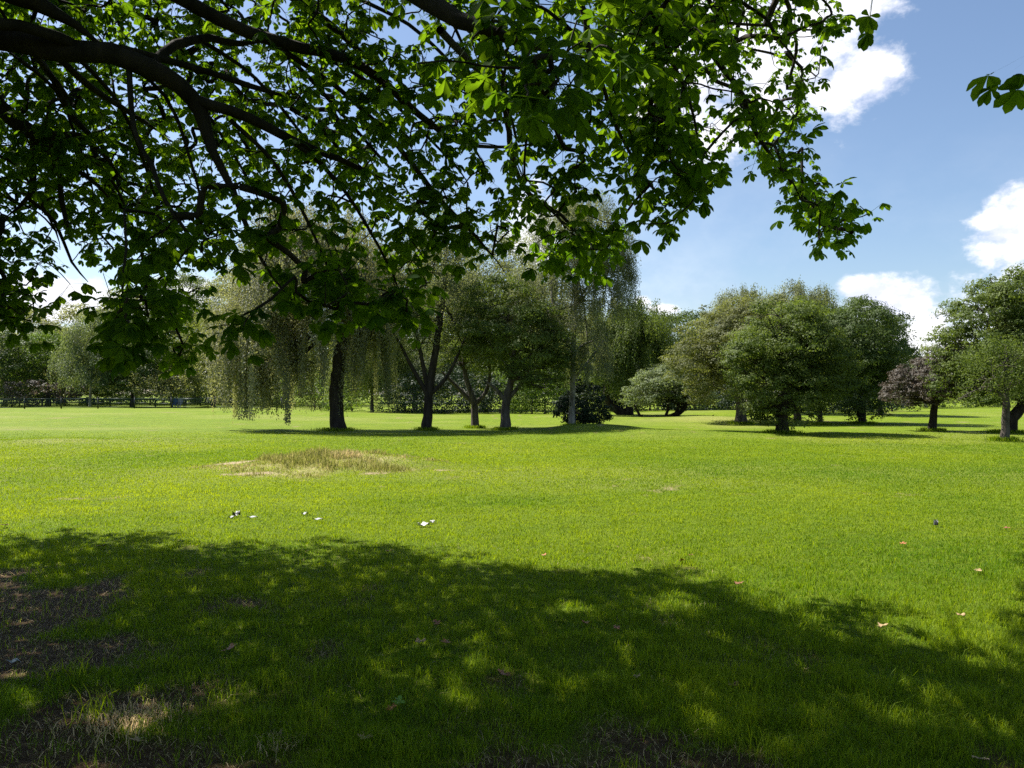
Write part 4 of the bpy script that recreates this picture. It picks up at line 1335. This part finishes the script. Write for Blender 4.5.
    rad = np.minimum(.0034 * cnt ** .48, .026)
    tb = Tubes()
    direc = np.zeros((N, 3))
    for i in order:
        a = ALL[par[i]]
        b = pts[i]
        L0 = np.linalg.norm(b - a)
        mid = (a + b) / 2 + rs.normal(size=3) * L0 * .07 + np.array([0, 0, .07 * L0])
        prev = direc[par[i] - nn] if par[i] >= nn else unit(b - a)
        c1 = a + prev * L0 * .33
        t_ = np.linspace(0, 1, 5)[:, None]
        path = (1 - t_) ** 3 * a + 3 * (1 - t_) ** 2 * t_ * c1 + 3 * (1 - t_) * t_ ** 2 * mid + t_ ** 3 * b
        direc[i] = unit(path[-1] - path[-2])
        r1 = min(rad[par[i] - nn], rad[i] * 1.3) if par[i] >= nn else rad[i] * 1.25
        tb.add(path, np.linspace(r1, rad[i], 5), 5)
    tb.build('twigs', M['bark'], root, off=B)
    # leaves: three to six palmate leaves at every twig point
    nl = np.where(np.arange(N) < len(vis) + len(hid), rs.integers(3, 6, N), rs.integers(4, 6, N))
    idx = np.repeat(np.arange(N), nl)
    m = len(idx)
    out = unit(direc[idx] * .5 + rs.normal(size=(m, 3)) * .75 + np.array([0, 0, -.12]))
    pet = rs.uniform(.05, .17, m)
    cen = pts[idx] + out * pet[:, None] - np.array([0, 0, .02])
    # petioles
    tw = rs.normal(size=(m, 3))
    sd = unit(tw - out * (tw * out).sum(1, keepdims=True)) * .0014
    V1 = np.stack([pts[idx] - sd, pts[idx] + sd, cen + sd, cen - sd], 1).reshape(-1, 3)
    # leaflets
    nlf = 6
    az = unit(out * np.array([1, 1, .25]) + rs.normal(size=(m, 3)) * .15)
    upv = unit(np.array([0, 0, 1.0]) + rs.normal(size=(m, 3)) * .38)
    nrm = unit(upv - az * (upv * az).sum(1, keepdims=True))
    bi = np.cross(nrm, az)
    ang = np.radians(np.array([-118, -70, -24, 22, 68, 116]))[None, :] + rs.normal(size=(m, nlf)) * .10
    sc = np.array([.62, .86, 1.0, 1.0, .86, .62])[None, :] * (rs.uniform(.058, .112, m) * np.where((idx >= len(vis)) & (idx < len(vis) + len(hid)), 1.3, np.where((idx < len(vis)) & (pts[idx, 1] > 6.8), .85, np.where((idx >= len(vis) + len(hid)) & (pts[idx, 1] < 2.68), .75, 1.0))))[:, None] * rs.uniform(.9, 1.1, (m, nlf))  # unseen crown leaves made larger so they cast denser shade
    dr = rs.uniform(.15, .9, m)[:, None] + rs.normal(size=(m, nlf)) * .12
    ld = az[:, None] * np.cos(ang)[..., None] + bi[:, None] * np.sin(ang)[..., None]
    dirn = unit(ld * np.cos(dr)[..., None] - nrm[:, None] * np.sin(dr)[..., None] - np.array([0, 0, .15]))
    lat = np.cross(np.broadcast_to(nrm[:, None], dirn.shape), ld)
    lat = unit(lat - dirn * (lat * dirn).sum(-1, keepdims=True))
    ln = np.cross(dirn, lat)
    c = np.broadcast_to(cen[:, None], dirn.shape)
    s = sc[..., None]
    # midrib points and margin points of an obovate leaflet
    mid = [c, c + dirn * s * .34 + ln * s * .01, c + dirn * s * .70 - ln * s * .02, c + dirn * s - ln * s * .10]
    le = [c + dirn * s * .30 + lat * s * .13, c + dirn * s * .62 + lat * s * .235, c + dirn * s * .84 + lat * s * .19]
    ri = [c + dirn * s * .30 - lat * s * .13, c + dirn * s * .62 - lat * s * .235, c + dirn * s * .84 - lat * s * .19]
    le = [q + ln * s * f for q, f in zip(le, (.05, .06, .0))]
    ri = [q + ln * s * f for q, f in zip(ri, (.05, .06, .0))]
    V2 = np.stack([mid[0], mid[1], mid[2], mid[3], le[0], le[1], le[2], ri[0], ri[1], ri[2]], 2).reshape(-1, 3)
    nL = m * nlf
    base = np.arange(nL)[:, None] * 10 + len(V1)
    Q = np.concatenate([base + np.array([[1, 4, 5, 2]]), base + np.array([[2, 5, 6, 3]]), base + np.array([[7, 1, 2, 8]]), base + np.array([[8, 2, 3, 9]])])
    Tr = np.concatenate([base + np.array([[0, 4, 1]]), base + np.array([[0, 1, 7]])])
    Q = np.vstack([np.arange(len(V1)).reshape(-1, 4), Q])
    rl = np.clip(np.repeat(rs.normal(.45, .28, m), nlf) + rs.normal(0, .06, nL), 0, 1)
    R = np.concatenate([np.full(len(V1), .3), np.repeat(rl, 10)])
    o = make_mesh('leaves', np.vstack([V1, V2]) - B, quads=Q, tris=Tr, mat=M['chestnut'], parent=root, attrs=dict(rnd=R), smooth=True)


NVIS, NHID = 3250, 7500
build_chestnut()


# ------------------------------------------------------------------ small things lying on the grass
def ground_pt(px, py):
    Y = EYE * F_PX / (py - 394.0)
    return (px - 512) / F_PX * Y, Y


def fallen_leaf(px, py, size, mat, label, lobes=5, seed=0, group='fallen leaves on the grass', curl=.25, lift=.035):
    rs = np.random.default_rng(900 + seed)
    size = size * rs.uniform(.65, .95)
    lift = lift * .7
    x, y = ground_pt(px, py)
    z = float(hgt(x, y)) + lift
    root_V, T = [[0, 0, .004]], []
    n = lobes * 4
    for i in range(n):
        a = -2.5 + 5.0 * i / (n - 1)
        r = size * .5 * (.45 + .55 * abs(math.cos((a) * lobes / 2.2))) * rs.uniform(.85, 1.1)
        root_V.append([r * math.cos(a), r * math.sin(a), curl * size * (r / size) ** 2 * 2 * rs.uniform(.4, 1.6)])
    for i in range(1, n):
        T.append([0, i, i + 1])
    V = np.array(root_V)
    V2 = V.copy()
    V2[:, 2] -= .0015
    k = len(V)
    T = np.array(T)
    o = make_mesh('fallen_leaf', np.vstack([V, V2]), tris=np.vstack([T, T[:, ::-1] + k]), mat=M[mat])
    st = Tubes()
    o.location = (x, y, z)
    o.rotation_euler = (rs.uniform(-.35, .35), rs.uniform(-.35, .35), rs.uniform(0, 6.28))
    tag(o, label, 'leaf', group)


LEAVES = [
    (392, 712, .10, 'orange_leaf', 'orange fallen leaf beside a green one at the bottom of the view left of centre'),
    (398, 706, .09, 'green_leaf', 'green fallen leaf touching the orange one near the bottom of the view'),
    (366, 742, .11, 'tan_leaf', 'tan fallen leaf near the bottom edge below the orange leaf'),
    (140, 745, .10, 'tan_leaf', 'yellowish tan fallen leaf at the bottom left on bare soil'),
    (447, 646, .10, 'orange_leaf', 'reddish orange fallen leaf next to pale ones in the middle of the shade'),
    (421, 646, .09, 'tan_leaf', 'pale curled fallen leaf left of the reddish orange one in the shade'),
    (436, 627, .08, 'dead_leaf', 'small red brown fallen leaf just above the pale curled one'),
    (504, 678, .11, 'dead_leaf', 'brown fallen leaf in deep shade below the centre'),
    (587, 627, .09, 'orange_leaf', 'orange brown fallen leaf in the shade right of centre'),
    (617, 632, .08, 'dead_leaf', 'dark red fallen leaf to the right of the orange brown one'),
    (636, 681, .09, 'tan_leaf', 'pale yellow fallen leaf in the shade below the orange brown one'),
    (545, 557, .09, 'orange_leaf', 'orange fallen leaf on sunny grass just above the shadow edge'),
    (683, 563, .09, 'orange_leaf', 'orange fallen leaf in sun at the shadow edge right of centre'),
    (690, 558, .08, 'dead_leaf', 'dark brown fallen leaf beside the orange one at the shadow edge'),
    (739, 586, .11, 'dead_leaf', 'dark brown fallen leaf lying on the shadow edge'),
    (902, 547, .10, 'orange_leaf', 'orange fallen leaf alone on the sunny grass'),
    (1006, 531, .11, 'dead_leaf', 'reddish fallen leaf on the sunny grass at the right edge'),
    (961, 619, .11, 'tan_leaf', 'curled tan fallen leaf on sunny grass at right beside the shadow'),
    (976, 573, .11, 'tan_leaf', 'flat tan fallen leaf on the sunny grass at far right'),
    (881, 630, .10, 'tan_leaf', 'pale twig-like fallen leaf at the right end of the shadow edge'),
    (732, 689, .10, 'dead_leaf', 'rusty fallen leaf in the shade at lower right'),
    (978, 764, .10, 'tan_leaf', 'pale curled fallen leaf at the bottom right edge'),
    (5, 527, .16, 'dead_leaf', 'red brown fallen leaf on the grass at the left edge'),
    (230, 653, .11, 'orange_leaf', 'rust orange fallen leaf in the shade at left'),
    (102, 549, .12, 'dead_leaf', 'dark fallen leaf where the shade begins at far left'),
    (390, 554, .09, 'orange_leaf', 'orange brown fallen leaf at the shadow edge below the white scrap'),
]
for i, (a, b, s_, m_, lab) in enumerate(LEAVES):
    fallen_leaf(a, b, s_, m_, lab, 5, i, lift=.045 if b > 560 else .05)


def scrap(name, px, py, L0, W0, mat, label, cat, rot, seed, h=.05, group=None):
    """a crumpled, slightly folded strip"""
    rs = np.random.default_rng(seed)
    x, y = ground_pt(px, py)
    z = float(hgt(x, y)) + .022
    L0, W0, h = L0 * .72, W0 * .72, h * .55
    nx, ny = 10, 5
    V = []
    for j in range(ny):
        for i in range(nx):
            u, v = i / (nx - 1) - .5, j / (ny - 1) - .5
            taper = math.sqrt(max(.05, 1 - (2 * u) ** 2 * .85))
            V.append([u * L0, v * W0 * taper, h * (.5 + .5 * math.sin(u * 7 + v * 3)) * rs.uniform(.6, 1.2)])
    V = np.array(V)
    q = []
    for j in range(ny - 1):
        for i in range(nx - 1):
            a = j * nx + i
            q.append([a, a + 1, a + nx + 1, a + nx])
    q = np.array(q)
    k = len(V)
    V2 = V - np.array([0, 0, .003])
    o = make_mesh(name, np.vstack([V, V2]), quads=np.vstack([q, q[:, ::-1] + k]), mat=M[mat], smooth=True)
    o.location = (x, y, z)
    o.rotation_euler = (0, 0, rot)
    tag(o, label, cat, group)


scrap('paper_scrap', 424, 527, .20, .07, 'paper', 'crumpled white scrap lying on the sunny grass above the shadow', 'litter', .25, 1, .07)
scrap('paper_scrap', 432, 524, .12, .06, 'paper', 'small white scrap touching the right end of the crumpled white one', 'litter', .9, 2, .05)
scrap('paper_scrap', 16, 664, .11, .05, 'paper', 'pale lilac white scrap in the shade at the left edge', 'litter', -.1, 3, .03)
scrap('feather', 237, 517, .14, .07, 'feather_dark', 'dark feather standing up from the sunny grass at left', 'feather', .6, 4, .10)
scrap('feather', 232, 519, .10, .05, 'feather_grey', 'small grey feather against the foot of the dark one', 'feather', .1, 5, .04)
scrap('feather', 253, 519, .22, .05, 'feather_grey', 'light grey feather lying flat right of the dark one', 'feather', -.25, 6, .03)
scrap('feather', 305, 516, .11, .06, 'feather_grey', 'pale grey feather alone on the sunny grass', 'feather', .1, 7, .05)
scrap('feather', 318, 521, .20, .06, 'feather_grey', 'grey green feather just below and right of the pale grey one', 'feather', -.2, 8, .04)
scrap('feather', 935, 527, .035, .10, 'feather_dark', 'tiny dark feather upright on the sunny grass at far right', 'feather', .2, 9, .12)


def grass_tuft(px, py, n, h, label, seed, mat='blade', spread=.07):
    rs = np.random.default_rng(seed)
    x, y = ground_pt(px, py)
    X, Y = x + rs.normal(size=n) * spread, y + rs.normal(size=n) * spread
    P = np.stack([X, Y, hgt(X, Y) - .003], -1)
    o = blades('grass_tuft', P, rs.uniform(.5, 1.1, n) * h, rs.uniform(.004, .007, n), rs.uniform(.2, 1.0, n), rs.normal(.75, .2, n), M[mat], rs)
    if mat == 'straw':
        o.name = 'straw_mat'
        tag(o, label, 'dry grass', kind='stuff')
    else:
        tag(o, label, 'grass tuft', 'taller grass tufts in the shade')


grass_tuft(100, 716, 40, .20, 'tall green grass tuft standing on the shaded soil at lower left', 71)
grass_tuft(72, 680, 26, .16, 'thin grass tuft by the pale scrap in the shade', 72)
grass_tuft(125, 722, 420, .06, 'mat of dry straw grass at the foot of the tall green tuft', 73, 'straw', .12)
grass_tuft(155, 714, 160, .05, 'small mat of dry straw grass right of the larger mat', 74, 'straw', .06)
grass_tuft(280, 742, 150, .045, 'small dry straw patch near the bottom edge left of centre', 75, 'straw', .06)
